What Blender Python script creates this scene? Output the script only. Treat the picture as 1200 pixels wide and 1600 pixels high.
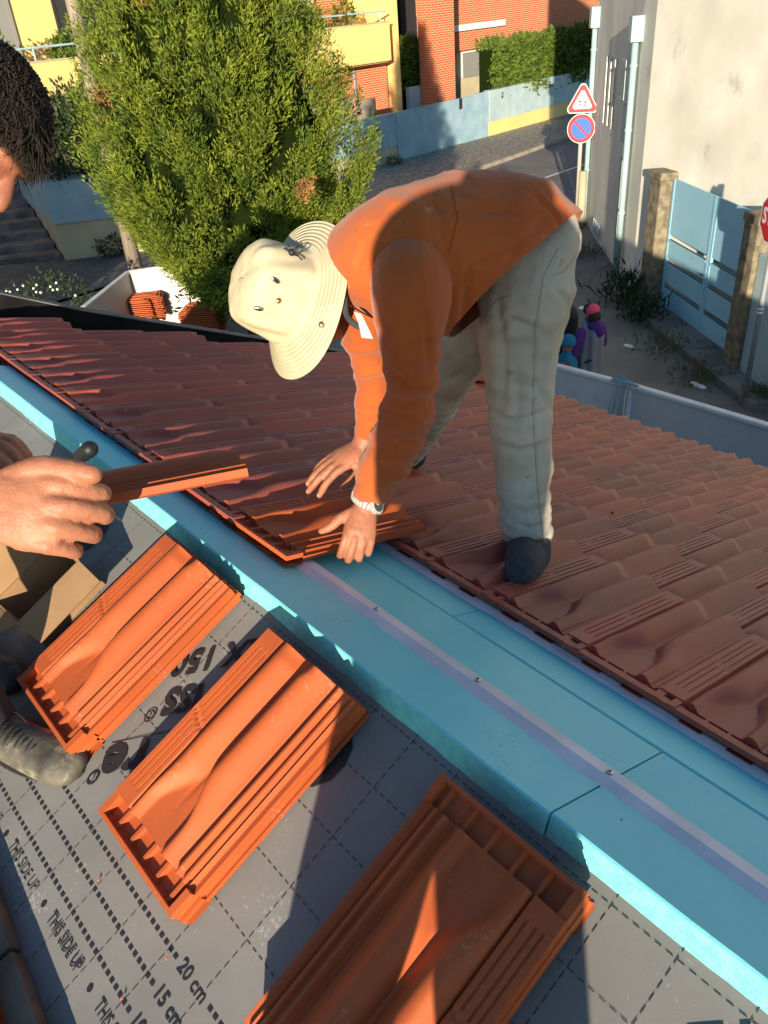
import bpy, math, random
import numpy as np
from mathutils import Vector, Matrix, noise as mn
random.seed(7); rng = np.random.default_rng(7)
for o in list(bpy.data.objects): bpy.data.objects.remove(o)
S = bpy.context.scene
# ------------------------------------------------------------------ camera
W2C = np.array([[0.6537130399649519, 0.753054241604564, -0.0746228556218283],
                [0.37041750856802236, -0.4044154499934813, -0.8362051262416593],
                [-0.6598864529038617, 0.5189965828480425, -0.5433161292157768]])
CAM = np.array([0.72024752, -0.30895941, 1.18477215]); F = 1251.06
cd = bpy.data.cameras.new('camera'); co = bpy.data.objects.new('camera', cd)
S.collection.objects.link(co); S.camera = co
cd.sensor_fit = 'VERTICAL'; cd.sensor_height = 36; cd.lens = F/1600*36; cd.clip_start = .02; cd.clip_end = 400
Rm = np.stack([W2C[0], -W2C[1], -W2C[2]], 1)
mw = Matrix.Identity(4)
for i in range(3):
    for j in range(3): mw[i][j] = float(Rm[i, j])
    mw[i][3] = float(CAM[i])
co.matrix_world = mw
# ------------------------------------------------------------------ light
SD = np.array([-0.655, 0.730, -0.178]); SD /= np.linalg.norm(SD)      # direction the sunlight travels
el = math.asin(-SD[2]); az = math.atan2(-SD[0], -SD[1])
W = bpy.data.worlds.new("World"); S.world = W; W.use_nodes = True
nt = W.node_tree; nt.nodes.clear()
sky = nt.nodes.new('ShaderNodeTexSky'); sky.sky_type = 'NISHITA'; sky.sun_disc = False
sky.sun_elevation = el; sky.sun_rotation = az; sky.dust_density = .15; sky.ozone_density = 4; sky.air_density = 1.3
bg = nt.nodes.new('ShaderNodeBackground'); bg.inputs[1].default_value = .12
wo = nt.nodes.new('ShaderNodeOutputWorld')
nt.links.new(sky.outputs[0], bg.inputs[0]); nt.links.new(bg.outputs[0], wo.inputs[0])
sl = bpy.data.lights.new('sun', 'SUN'); sl.energy = 5; sl.angle = math.radians(.5); sl.color = (1, .86, .66)
so = bpy.data.objects.new('sun', sl); S.collection.objects.link(so); so.location = (0, 0, 30)
so.rotation_euler = Vector(SD.tolist()).to_track_quat('-Z', 'Y').to_euler()
S.view_settings.view_transform = 'Standard'; S.view_settings.look = 'None'
S.view_settings.exposure = .88; S.view_settings.gamma = 1
# ------------------------------------------------------------------ geometry helpers
TH = math.radians(23.288)
U = np.array([0, math.cos(TH), math.sin(TH)]); V = np.array([1., 0, 0]); N = np.cross(V, U)   # near slope: up-slope, along ridge, normal
PA = math.radians(22)
DA = np.array([0, math.cos(PA), -math.sin(PA)]); NA = np.array([0, math.sin(PA), math.cos(PA)])  # far slope
A0 = np.array([0, .777, .018]); P0 = np.array([0, .302, .163]); GZ = -3.8
def mem(u, v, h=0): return U*u+V*v+N*h
def A(x, s, h=0): return A0+V*x+DA*s+NA*h
def B(x, b, h=0): return P0+V*x+DA*b+NA*h
def ray(px, py):
    d = W2C.T@np.array([(px-600)/F, (py-800)/F, 1.]); return d
def at(px, py, d): return CAM+ray(px, py)*d
def onz(px, py, z): r = ray(px, py); return CAM+r*((z-CAM[2])/r[2])
def onw(px, py, p, d):
    n = np.array([-d[1], d[0], 0]); r = ray(px, py); return CAM+r*(((np.array([p[0], p[1], 0])-CAM)@n)/(r@n))
def nrm(v): v = np.array(v, float); return v/np.linalg.norm(v)
IR, IU, IT = W2C[0], -W2C[1], -W2C[2]        # right, up, towards the viewer
class MB:
    def __init__(s): s.v = []; s.f = []
    def add(s, vs, fs):
        o = len(s.v); s.v += [tuple(map(float, p)) for p in vs]; s.f += [tuple(i+o for i in f) for f in fs]; return s
    def box(s, lo, hi, o=(0, 0, 0), ax=None):
        ax = np.eye(3) if ax is None else np.array(ax); o = np.array(o, float)
        P = [o+ax[0]*x+ax[1]*y+ax[2]*z for x in (lo[0], hi[0]) for y in (lo[1], hi[1]) for z in (lo[2], hi[2])]
        return s.add(P, [(0, 1, 3, 2), (4, 6, 7, 5), (0, 4, 5, 1), (2, 3, 7, 6), (0, 2, 6, 4), (1, 5, 7, 3)])
    def prism(s, poly, n, t):
        n = np.array(n)*t; k = len(poly); P = [np.array(p) for p in poly]+[np.array(p)+n for p in poly]
        return s.add(P, [tuple(range(k))[::-1], tuple(range(k, 2*k))]+[(i, (i+1) % k, k+(i+1) % k, k+i) for i in range(k)])
    def tube(s, pts, rad, seg=12, side=None, cap=True):
        pts = [np.array(p, float) for p in pts]; n = len(pts); vs = []
        ref = None
        for i in range(n):
            t = nrm(pts[min(i+1, n-1)]-pts[max(i-1, 0)])
            if side is not None: a = np.cross(t, side); a = nrm(a) if np.linalg.norm(a) > 1e-6 else nrm(np.cross(t, [.3, .5, .8]))
            else:
                if ref is None: ref = nrm(np.cross(t, [.31, .52, .79]))
                a = nrm(ref-t*(ref@t)); ref = a
            b = np.cross(t, a); r = rad[i] if hasattr(rad, '__len__') else rad
            ra, rb = r if hasattr(r, '__len__') else (r, r)
            for k in range(seg):
                q = 2*math.pi*k/seg; vs.append(pts[i]+a*math.cos(q)*ra+b*math.sin(q)*rb)
        fs = [(i*seg+k, i*seg+(k+1) % seg, (i+1)*seg+(k+1) % seg, (i+1)*seg+k) for i in range(n-1) for k in range(seg)]
        if cap: fs += [tuple(range(seg))[::-1], tuple(range((n-1)*seg, n*seg))]
        return s.add(vs, fs)
    def blob(s, pts, rad, side=None, seg=16):
        """tube with rounded ends, closed, for voxel remesh"""
        pts = [np.array(p, float) for p in pts]; rad = [(r if hasattr(r, '__len__') else (r, r)) for r in rad]
        P = []; R = []
        # densify with catmull-rom
        n = len(pts)
        for i in range(n-1):
            p0, p1, p2, p3 = pts[max(i-1, 0)], pts[i], pts[i+1], pts[min(i+2, n-1)]
            for k in range(4):
                t = k/4; P.append(.5*((2*p1)+(-p0+p2)*t+(2*p0-5*p1+4*p2-p3)*t*t+(-p0+3*p1-3*p2+p3)*t**3))
                R.append(tuple(rad[i][j]*(1-t)+rad[i+1][j]*t for j in (0, 1)))
        P.append(pts[-1]); R.append(rad[-1])
        def cap(p, d, r):
            m = min(r); return [(p+d*m*math.sin(q), tuple(x*math.cos(q) for x in r)) for q in (.5, 1.0, 1.35)]
        a = cap(P[0], nrm(P[0]-P[1]), R[0])[::-1]; b = cap(P[-1], nrm(P[-1]-P[-2]), R[-1])
        P = [x[0] for x in a]+P+[x[0] for x in b]; R = [x[1] for x in a]+R+[x[1] for x in b]
        return s.tube(P, R, seg, side)
    def ball(s, c, r, ax=None, seg=14, rings=9):
        ax = np.eye(3) if ax is None else np.array(ax); r = r if hasattr(r, '__len__') else (r, r, r); vs = []
        for i in range(rings+1):
            p = math.pi*(.02+.96*i/rings)
            for k in range(seg):
                q = 2*math.pi*k/seg
                vs.append(np.array(c)+ax[0]*r[0]*math.sin(p)*math.cos(q)+ax[1]*r[1]*math.sin(p)*math.sin(q)+ax[2]*r[2]*math.cos(p))
        fs = [(i*seg+k, (i+1)*seg+k, (i+1)*seg+(k+1) % seg, i*seg+(k+1) % seg) for i in range(rings) for k in range(seg)]
        fs += [tuple(range(seg)), tuple(range(rings*seg, (rings+1)*seg))[::-1]]
        return s.add(vs, fs)
    def mesh(s, name):
        m = bpy.data.meshes.new(name); m.from_pydata(s.v, [], s.f); m.update(); return m
ROOT = {}
def link(o): S.collection.objects.link(o); return o
def tag(o, label, cat, group=None, kind=None):
    if label: o['label'] = label
    if cat: o['category'] = cat
    if group: o['group'] = group
    if kind: o['kind'] = kind
    return o
def thing(name, loc, label, cat, group=None, rz=0):
    o = link(bpy.data.objects.new(name, None)); o.location = tuple(map(float, loc)); o.rotation_euler = (0, 0, rz)
    o.empty_display_size = .05
    ROOT[o.name] = Matrix.LocRotScale(Vector(o.location), o.rotation_euler, None); return tag(o, label, cat, group)
def finish(o, parent, smooth):
    me = o.data
    if smooth:
        me.polygons.foreach_set('use_smooth', [True]*len(me.polygons))
        if smooth is not True: me.set_sharp_from_angle(angle=math.radians(smooth))
    if parent is not None:
        o.parent = parent; root = parent
        M = Matrix.Identity(4)
        while root is not None:
            M = ROOT.get(root.name, Matrix.Identity(4)) @ M; root = root.parent
        me.transform(M.inverted())
    return o
def part(name, mb, mat, parent=None, smooth=False, bevel=0, xf=None):
    """mesh given in world coordinates, stored relative to its thing"""
    me = mb.mesh(name) if isinstance(mb, MB) else mb
    if xf is not None: me.transform(xf)
    for m in (mat if isinstance(mat, (list, tuple)) else [mat]): me.materials.append(m)
    o = link(bpy.data.objects.new(name, me)); finish(o, parent, smooth)
    if bevel:
        b = o.modifiers.new('bevel', 'BEVEL'); b.width = bevel; b.segments = 2; b.limit_method = 'ANGLE'; b.angle_limit = math.radians(40)
    return o
def evalmesh(o):
    dg = bpy.context.evaluated_depsgraph_get(); dg.update()
    return bpy.data.meshes.new_from_object(o.evaluated_get(dg))
def remesh(name, mb, voxel, mat, parent, smooth_it=6, disp=None, creases=None, cut=None):
    me = mb.mesh('tmp'); o = link(bpy.data.objects.new('tmp', me))
    r = o.modifiers.new('r', 'REMESH'); r.mode = 'VOXEL'; r.voxel_size = voxel; r.adaptivity = 0
    if smooth_it:
        s = o.modifiers.new('s', 'SMOOTH'); s.iterations = smooth_it; s.factor = .5
    m2 = evalmesh(o); bpy.data.objects.remove(o); m2.name = name
    if disp:
        n = len(m2.vertices); co_ = np.empty(n*3); m2.vertices.foreach_get('co', co_); co_ = co_.reshape(-1, 3)
        no = np.empty(n*3); m2.vertices.foreach_get('normal', no); no = no.reshape(-1, 3)
        d = np.array([disp(c) for c in co_]); co_ += no*d[:, None]; m2.vertices.foreach_set('co', co_.ravel()); m2.update()
    if creases:
        n = len(m2.vertices); co_ = np.empty(n*3); m2.vertices.foreach_get('co', co_); co_ = co_.reshape(-1, 3); no = np.empty(n*3); m2.vertices.foreach_get('normal', no); no = no.reshape(-1, 3)
        q = (co_-CAM)@W2C.T; X = 600+F*q[:, 0]/q[:, 2]; Y = 800+F*q[:, 1]/q[:, 2]; facing = np.clip(-(no*(co_-CAM)).sum(1)/np.linalg.norm(co_-CAM, axis=1)*3, 0, 1); D = np.zeros(n)
        for pl_, amp, w in creases:
            best = np.full(n, 1e9); sg = np.zeros(n); tt = np.zeros(n); m_ = len(pl_)-1
            for i in range(m_):
                a = np.array(pl_[i], float); b = np.array(pl_[i+1], float); d = b-a; L = d@d; t = ((X-a[0])*d[0]+(Y-a[1])*d[1])/L; tc = np.clip(t, 0, 1)
                dx = X-a[0]-tc*d[0]; dy = Y-a[1]-tc*d[1]; r_ = np.hypot(dx, dy); s_ = np.sign(dx*d[1]-dy*d[0]); u_ = r_ < best
                best = np.where(u_, r_, best); sg = np.where(u_, s_*r_, sg); tt = np.where(u_, (i+tc)/m_, tt)
            env = np.clip(np.sin(np.pi*np.clip(tt*.9+.05, 0, 1)), 0, 1)**.6
            D += -amp*env*(np.exp(-(sg/w)**2)-.75*np.exp(-((sg-2.1*w)/(1.5*w))**2)-.45*np.exp(-((sg+2.2*w)/(1.6*w))**2))
        co_ += no*(D*facing)[:, None]; m2.vertices.foreach_set('co', co_.ravel()); m2.update()
    if cut:
        import bmesh
        bm = bmesh.new(); bm.from_mesh(m2); bmesh.ops.bisect_plane(bm, geom=bm.verts[:]+bm.edges[:]+bm.faces[:], plane_co=Vector(cut[0]), plane_no=Vector(cut[1]), clear_outer=True); bm.to_mesh(m2); bm.free()
    m2.materials.clear()
    return part(name, m2, mat, parent, True)
def npmesh(name, v, f):
    """v (n,3) f (m,k) arrays"""
    me = bpy.data.meshes.new(name); k = f.shape[1]
    me.vertices.add(len(v)); me.vertices.foreach_set('co', v.astype(np.float32).ravel())
    me.loops.add(f.size); me.loops.foreach_set('vertex_index', f.astype(np.int32).ravel())
    me.polygons.add(len(f)); me.polygons.foreach_set('loop_start', np.arange(0, f.size, k, dtype=np.int32))
    me.update(calc_edges=True); return me
def text(mb_, s, pos, ex, ey, size, bold=0.0, align='LEFT'):
    c = bpy.data.curves.new('t', 'FONT'); c.body = s; c.size = size; c.offset = bold; c.align_x = align; c.resolution_u = 3
    o = link(bpy.data.objects.new('t', c)); me = evalmesh(o); bpy.data.objects.remove(o)
    vs = [np.array(pos)+np.array(ex)*p.co[0]+np.array(ey)*p.co[1] for p in me.vertices]
    mb_.add(vs, [tuple(p.vertices) for p in me.polygons]); bpy.data.meshes.remove(me)
# ------------------------------------------------------------------ materials
def mat(name, c, rough=.7, c2=None, ns=6, nd=5, bump=0, bs=80, metal=0, spec=.4, mix=(.35, .65), stretch=None, sheen=0):
    m = bpy.data.materials.new(name); m.use_nodes = True; t = m.node_tree; b = t.nodes['Principled BSDF']
    b.inputs['Roughness'].default_value = rough; b.inputs['Metallic'].default_value = metal
    b.inputs['Specular IOR Level'].default_value = spec; b.inputs['Base Color'].default_value = (*c, 1)
    if sheen: b.inputs['Sheen Weight'].default_value = sheen
    tc = t.nodes.new('ShaderNodeTexCoord'); src = tc.outputs['Object']
    if stretch:
        mp = t.nodes.new('ShaderNodeMapping'); mp.inputs['Scale'].default_value = stretch; t.links.new(src, mp.inputs[0]); src = mp.outputs[0]
    if c2:
        n = t.nodes.new('ShaderNodeTexNoise'); n.inputs['Scale'].default_value = ns; n.inputs['Detail'].default_value = nd
        r = t.nodes.new('ShaderNodeValToRGB'); r.color_ramp.elements[0].position = mix[0]; r.color_ramp.elements[1].position = mix[1]
        r.color_ramp.elements[0].color = (*c2, 1); r.color_ramp.elements[1].color = (*c, 1)
        t.links.new(src, n.inputs['Vector']); t.links.new(n.outputs[0], r.inputs[0]); t.links.new(r.outputs[0], b.inputs['Base Color'])
    if bump:
        n = t.nodes.new('ShaderNodeTexNoise'); n.inputs['Scale'].default_value = bs; n.inputs['Detail'].default_value = 4
        bb = t.nodes.new('ShaderNodeBump'); bb.inputs['Strength'].default_value = min(1, bump); bb.inputs['Distance'].default_value = .003 if bump <= 1 else .003*bump
        t.links.new(src, n.inputs['Vector']); t.links.new(n.outputs[0], bb.inputs['Height']); t.links.new(bb.outputs[0], b.inputs['Normal'])
    return m
def brick(name, c1, c2, mortar, w=.24, h=.075, ms=.010):
    m = bpy.data.materials.new(name); m.use_nodes = True; t = m.node_tree; b = t.nodes['Principled BSDF']; b.inputs['Roughness'].default_value = .85
    tc = t.nodes.new('ShaderNodeTexCoord'); sp = t.nodes.new('ShaderNodeSeparateXYZ'); ad = t.nodes.new('ShaderNodeMath'); cb = t.nodes.new('ShaderNodeCombineXYZ')
    br = t.nodes.new('ShaderNodeTexBrick'); br.inputs['Color1'].default_value = (*c1, 1); br.inputs['Color2'].default_value = (*c2, 1); br.inputs['Mortar'].default_value = (*mortar, 1)
    br.inputs['Scale'].default_value = 1; br.inputs['Brick Width'].default_value = w; br.inputs['Row Height'].default_value = h; br.inputs['Mortar Size'].default_value = ms
    t.links.new(tc.outputs['Object'], sp.inputs[0]); t.links.new(sp.outputs[0], ad.inputs[0]); t.links.new(sp.outputs[1], ad.inputs[1])
    t.links.new(ad.outputs[0], cb.inputs[0]); t.links.new(sp.outputs[2], cb.inputs[1]); t.links.new(cb.outputs[0], br.inputs['Vector'])
    t.links.new(br.outputs[0], b.inputs['Base Color'])
    bb = t.nodes.new('ShaderNodeBump'); bb.inputs['Strength'].default_value = .6; bb.inputs['Distance'].default_value = .01; bb.invert = True
    t.links.new(br.outputs[1], bb.inputs['Height']); t.links.new(bb.outputs[0], b.inputs['Normal']); return m
def cobble(name, c1, c2, sc=7):
    m = bpy.data.materials.new(name); m.use_nodes = True; t = m.node_tree; b = t.nodes['Principled BSDF']; b.inputs['Roughness'].default_value = .8
    tc = t.nodes.new('ShaderNodeTexCoord'); v = t.nodes.new('ShaderNodeTexVoronoi'); v.inputs['Scale'].default_value = sc; v.inputs['Randomness'].default_value = .55
    v2 = t.nodes.new('ShaderNodeTexVoronoi'); v2.feature = 'DISTANCE_TO_EDGE'; v2.inputs['Scale'].default_value = sc; v2.inputs['Randomness'].default_value = .55
    r = t.nodes.new('ShaderNodeValToRGB'); r.color_ramp.elements[0].color = (*c2, 1); r.color_ramp.elements[1].color = (*c1, 1); r.color_ramp.elements[1].position = .13
    mx = t.nodes.new('ShaderNodeMix'); mx.data_type = 'RGBA'; mx.blend_type = 'MULTIPLY'; mx.inputs[0].default_value = .6
    hs = t.nodes.new('ShaderNodeSeparateColor')
    cr = t.nodes.new('ShaderNodeValToRGB'); cr.color_ramp.elements[0].color = (.5, .5, .5, 1); cr.color_ramp.elements[1].color = (1.3, 1.25, 1.2, 1)
    t.links.new(tc.outputs['Object'], v.inputs['Vector']); t.links.new(tc.outputs['Object'], v2.inputs['Vector'])
    t.links.new(v2.outputs[0], r.inputs[0]); t.links.new(v.outputs['Color'], hs.inputs[0]); t.links.new(hs.outputs[0], cr.inputs[0])
    t.links.new(r.outputs[0], mx.inputs[6]); t.links.new(cr.outputs[0], mx.inputs[7]); t.links.new(mx.outputs[2], b.inputs['Base Color'])
    bb = t.nodes.new('ShaderNodeBump'); bb.inputs['Strength'].default_value = .8; bb.inputs['Distance'].default_value = .02
    t.links.new(v2.outputs[0], bb.inputs['Height']); t.links.new(bb.outputs[0], b.inputs['Normal']); return m
M = {}
M['tile'] = mat('terracotta', (.54, .118, .030), .62, (.43, .092, .026), 5, 6, .12, 350, spec=.35)
M['rooftile'] = mat('shade_toned_terracotta', (.42, .092, .052), .5, (.31, .070, .045), 3.2, 6, .15, 300, spec=.5, mix=(.3, .7))  # same terracotta as the new tiles, with the slope's shade put into its colour
M['black'] = mat('black_coating', (.008, .008, .009), .9, (.02, .02, .02), 4, spec=.05)
M['grey'] = mat('grey_render', (.22, .20, .18), .9, (.12, .11, .10), 5, 5, .3, 60)
M['mem'] = mat('membrane', (.225, .22, .212), .75, (.185, .18, .172), 4, 6, .5, 700, spec=.25)
M['ink'] = mat('ink', (.018, .018, .022), .6)
M['xps'] = mat('xps', (.24, .74, .76), .45, (.16, .62, .70), 3, 4, .1, 120, spec=.35, mix=(.3, .7))  # darker blue patches put reflections into the board colour
M['xpscut'] = mat('xps_cut', (.22, .68, .60), .8, (.16, .58, .55), 60, 3, .5, 220)
M['batten'] = mat('batten', (.80, .76, .80), .5, (.62, .60, .64), 9, 6, .2, 90, spec=.5)
M['steel'] = mat('steel', (.6, .6, .6), .3, metal=1, spec=.5)
M['skin'] = mat('skin', (.38, .15, .08), .5, (.28, .10, .055), 22, 6, .35, 300, spec=.4)
M['skin2'] = mat('skin2', (.43, .18, .10), .5, (.33, .125, .068), 22, 6, .35, 300, spec=.4)
M['nail'] = mat('nail', (.50, .24, .16), .35)
M['shirt'] = mat('shirt', (.46, .105, .022), .85, (.38, .085, .018), 5, 5, .25, 900, spec=.15, sheen=.15)
M['trouser'] = mat('trousers', (.53, .49, .40), .9, (.39, .36, .29), 6, 7, .4, 700, spec=.1, mix=(.3, .6))
M['sock'] = mat('sock', (.055, .062, .075), .95, (.04, .045, .055), 60, 3, .5, 900)
M['bracelet'] = mat('bracelet', (.8, .8, .78), .25, metal=.6, spec=.8)
M['hair'] = mat('hair', (.010, .006, .004), .75, (.022, .012, .007), 40, 3, 1, 200)
M['card'] = mat('cardboard', (.36, .22, .11), .85, (.30, .18, .09), 12, 5, .2, 90)
M['boot'] = mat('boot_leather', (.14, .125, .095), .5, (.03, .028, .024), 14, 8, .6, 90, mix=(.35, .7))
M['sole'] = mat('boot_sole', (.03, .03, .03), .8)
M['rubber'] = mat('rubber', (.012, .014, .018), .5, spec=.4)
M['asphalt'] = mat('asphalt', (.20, .185, .165), .9, (.14, .13, .12), 1.2, 8, .4, 40)
M['concrete'] = mat('concrete', (.22, .205, .18), .9, (.13, .12, .11), 1.6, 8, .4, 30)
M['kerb'] = mat('kerb', (.36, .31, .23), .9, (.26, .22, .17), 3, 6, .3, 30)
M['cobble'] = cobble('cobbles', (.36, .31, .24), (.12, .10, .08), 9)
M['cobbled'] = cobble('shade_toned_cobbles', (.11, .11, .12), (.045, .045, .05), 8)  # darker, bluer copy of the cobbles; shade put into the colour
M['yellow'] = mat('yellow_render', (.78, .56, .21), .9, (.72, .50, .18), 1.5, 6, .1, 50)
M['cream'] = mat('cream_render', (.46, .40, .26), .9, (.38, .33, .22), 1.5, 6, .1, 50)
M['brick'] = brick('brick', (.52, .11, .03), (.42, .085, .025), (.62, .36, .22))
M['brickd'] = brick('brick_dark', (.36, .07, .03), (.26, .055, .025), (.16, .08, .05))
M['blue'] = mat('blue_fence', (.30, .42, .47), .7, (.22, .34, .40), 2.2, 7, .5, 14)
M['bluel'] = mat('light_blue_wall', (.40, .50, .50), .8, (.32, .42, .44), 2.2, 7, 1, 14)
M['gate'] = mat('gate_blue', (.33, .60, .72), .5, (.30, .56, .69), 2, 4)
M['wall'] = mat('weathered_render', (.86, .82, .70), .9, (.66, .62, .52), .9, 9, .35, 14, mix=(.3, .62))
M['wallg'] = mat('grey_weathered_render', (.74, .70, .62), .9, (.57, .54, .47), 2.2, 9, .35, 18, stretch=(1, 1, .25))
M['stone'] = mat('stone', (.27, .22, .14), .95, (.12, .10, .07), 9, 8, 1, 30)
M['steps'] = mat('steps_stone', (.24, .19, .17), .9, (.09, .08, .075), 2.5, 8, .3, 20)
M['pipe'] = mat('pipe', (.36, .50, .50), .5, (.28, .42, .44), 3)
M['glass'] = mat('dark_glass', (.02, .025, .03), .08, spec=.8)
M['white'] = mat('white_paint', (.75, .73, .70), .6, (.62, .60, .58), 5)
M['shutter'] = mat('shutter', (.22, .22, .20), .7)
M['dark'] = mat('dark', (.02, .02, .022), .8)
M['hoard'] = mat('hoarding', (.58, .57, .56), .5, (.52, .51, .50), 1.5, 4)
M['wood'] = mat('wood', (.32, .26, .20), .9, (.20, .16, .12), 3, 7, .6, 30, stretch=(6, 6, .6))
M['plank'] = mat('dirty_plank', (.22, .18, .13), .85, (.08, .065, .05), 7, 8, .6, 40)
M['leaf'] = mat('conifer_leaf', (.18, .22, .020), .7, (.065, .105, .014), 3.4, 7, spec=.2, mix=(.36, .62))
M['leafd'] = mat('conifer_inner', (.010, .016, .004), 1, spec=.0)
M['leaf2'] = mat('hedge_leaf', (.11, .16, .02), .7, (.055, .09, .015), 3, 5, spec=.2)
M['leaf3'] = mat('dark_leaf', (.035, .055, .018), .6, (.02, .035, .012), 6, 4, spec=.3)
M['leafb'] = mat('dead_leaf', (.34, .17, .05), .8, (.20, .12, .04), 9, 4)
M['grass'] = mat('weeds', (.08, .10, .03), .8, (.12, .10, .04), 5, 4)
M['bark'] = mat('bark', (.12, .08, .05), .9, (.06, .04, .03), 9, 5, .6, 40)
M['red'] = mat('red_paint', (.55, .02, .03), .4); M['signblue'] = mat('blue_paint', (.02, .12, .55), .4)
M['bright'] = mat('white_sign', (.8, .78, .72), .4); M['post'] = mat('galvanised_post', (.45, .42, .36), .5, (.36, .34, .30), 5)
M['greypost'] = mat('grey_post', (.22, .24, .25), .5)
M['purple'] = mat('purple', (.07, .02, .16), .9); M['robe'] = mat('robe', (.20, .21, .25), .9, (.16, .17, .20), 8)
M['pink'] = mat('pink', (.65, .06, .14), .8); M['teal'] = mat('teal', (.01, .16, .26), .9); M['floral'] = mat('floral', (.35, .05, .10), .9, (.02, .05, .08), 40, 2, mix=(.45, .55))
M['foil'] = mat('black_foil', (.02, .022, .035), .2, spec=.6)
M['brass'] = mat('brass', (.45, .33, .16), .35, metal=.9)
M['jeans'] = mat('work_trousers', (.03, .035, .05), .9)
# hat fabric: concentric stitching rows on the brim
def hatmat():
    m = mat('hat_canvas', (.57, .50, .33), .9, (.50, .43, .28), 18, 5, 0, spec=.1); t = m.node_tree; b = t.nodes['Principled BSDF']
    tc = t.nodes.new('ShaderNodeTexCoord'); sp = t.nodes.new('ShaderNodeSeparateXYZ'); l = t.nodes.new('ShaderNodeVectorMath'); l.operation = 'LENGTH'; cb = t.nodes.new('ShaderNodeCombineXYZ')
    t.links.new(tc.outputs['Object'], sp.inputs[0]); t.links.new(sp.outputs[0], cb.inputs[0]); t.links.new(sp.outputs[1], cb.inputs[1]); t.links.new(cb.outputs[0], l.inputs[0])
    mu = t.nodes.new('ShaderNodeMath'); mu.operation = 'MULTIPLY'; mu.inputs[1].default_value = 2*math.pi/.0075; si = t.nodes.new('ShaderNodeMath'); si.operation = 'SINE'
    gt = t.nodes.new('ShaderNodeMath'); gt.operation = 'GREATER_THAN'; gt.inputs[1].default_value = .103
    mm = t.nodes.new('ShaderNodeMath'); mm.operation = 'MULTIPLY'
    t.links.new(l.outputs['Value'], mu.inputs[0]); t.links.new(mu.outputs[0], si.inputs[0]); t.links.new(l.outputs['Value'], gt.inputs[0]); t.links.new(si.outputs[0], mm.inputs[0]); t.links.new(gt.outputs[0], mm.inputs[1])
    n = t.nodes.new('ShaderNodeTexNoise'); n.inputs['Scale'].default_value = 28; ad = t.nodes.new('ShaderNodeMath'); ad.operation = 'MULTIPLY_ADD'; ad.inputs[1].default_value = 2.5
    t.links.new(tc.outputs['Object'], n.inputs['Vector']); t.links.new(n.outputs[0], ad.inputs[0]); t.links.new(mm.outputs[0], ad.inputs[2])
    bb = t.nodes.new('ShaderNodeBump'); bb.inputs['Strength'].default_value = .8; bb.inputs['Distance'].default_value = .0012
    t.links.new(ad.outputs[0], bb.inputs['Height']); t.links.new(bb.outputs[0], b.inputs['Normal']); return m
M['hat'] = hatmat()
# woven bump on the membrane
def weave(m):
    t = m.node_tree; b = t.nodes['Principled BSDF']; tc = t.nodes.new('ShaderNodeTexCoord'); w1 = t.nodes.new('ShaderNodeTexWave'); w2 = t.nodes.new('ShaderNodeTexWave')
    w1.inputs['Scale'].default_value = 150; w2.inputs['Scale'].default_value = 150; w2.bands_direction = 'Y'; w1.bands_direction = 'X'
    n = t.nodes.new('ShaderNodeTexNoise'); n.inputs['Scale'].default_value = 9; n.inputs['Detail'].default_value = 3
    a = t.nodes.new('ShaderNodeMath'); a.operation = 'ADD'; c = t.nodes.new('ShaderNodeMath'); c.operation = 'MULTIPLY_ADD'; c.inputs[1].default_value = 8
    for w in (w1, w2, n): t.links.new(tc.outputs['Object'], w.inputs['Vector'])
    t.links.new(w1.outputs[1], a.inputs[0]); t.links.new(w2.outputs[1], a.inputs[1]); t.links.new(n.outputs[0], c.inputs[0]); t.links.new(a.outputs[0], c.inputs[2])
    bb = t.nodes.new('ShaderNodeBump'); bb.inputs['Strength'].default_value = .5; bb.inputs['Distance'].default_value = .0004
    t.links.new(c.outputs[0], bb.inputs['Height']); t.links.new(bb.outputs[0], b.inputs['Normal'])
weave(M['mem'])
def spots(m, col, scale, lo, hi):
    t = m.node_tree; b = t.nodes['Principled BSDF']; src = b.inputs['Base Color'].links[0].from_socket
    tc = t.nodes.new('ShaderNodeTexCoord'); n = t.nodes.new('ShaderNodeTexNoise'); n.inputs['Scale'].default_value = scale; n.inputs['Detail'].default_value = 6; n.inputs['Roughness'].default_value = .65
    r = t.nodes.new('ShaderNodeValToRGB'); r.color_ramp.elements[0].position = lo; r.color_ramp.elements[1].position = hi; m2 = t.nodes.new('ShaderNodeMix'); m2.data_type = 'RGBA'; m2.inputs[7].default_value = (*col, 1)
    t.links.new(tc.outputs['Object'], n.inputs['Vector']); t.links.new(n.outputs[0], r.inputs[0]); t.links.new(r.outputs[0], m2.inputs[0]); t.links.new(src, m2.inputs[6]); t.links.new(m2.outputs[2], b.inputs['Base Color'])
spots(M['trouser'], (.17, .16, .12), 11, .62, .72); spots(M['shirt'], (.62, .30, .14), 26, .64, .80); spots(M['boot'], (.36, .31, .22), 17, .55, .75); spots(M['hat'], (.40, .33, .20), 13, .60, .80); spots(M['wall'], (.45, .43, .37), 1.6, .58, .78); spots(M['gate'], (.25, .24, .22), 5, .66, .74); spots(M['hoard'], (.38, .36, .33), 4, .62, .75)
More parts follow.
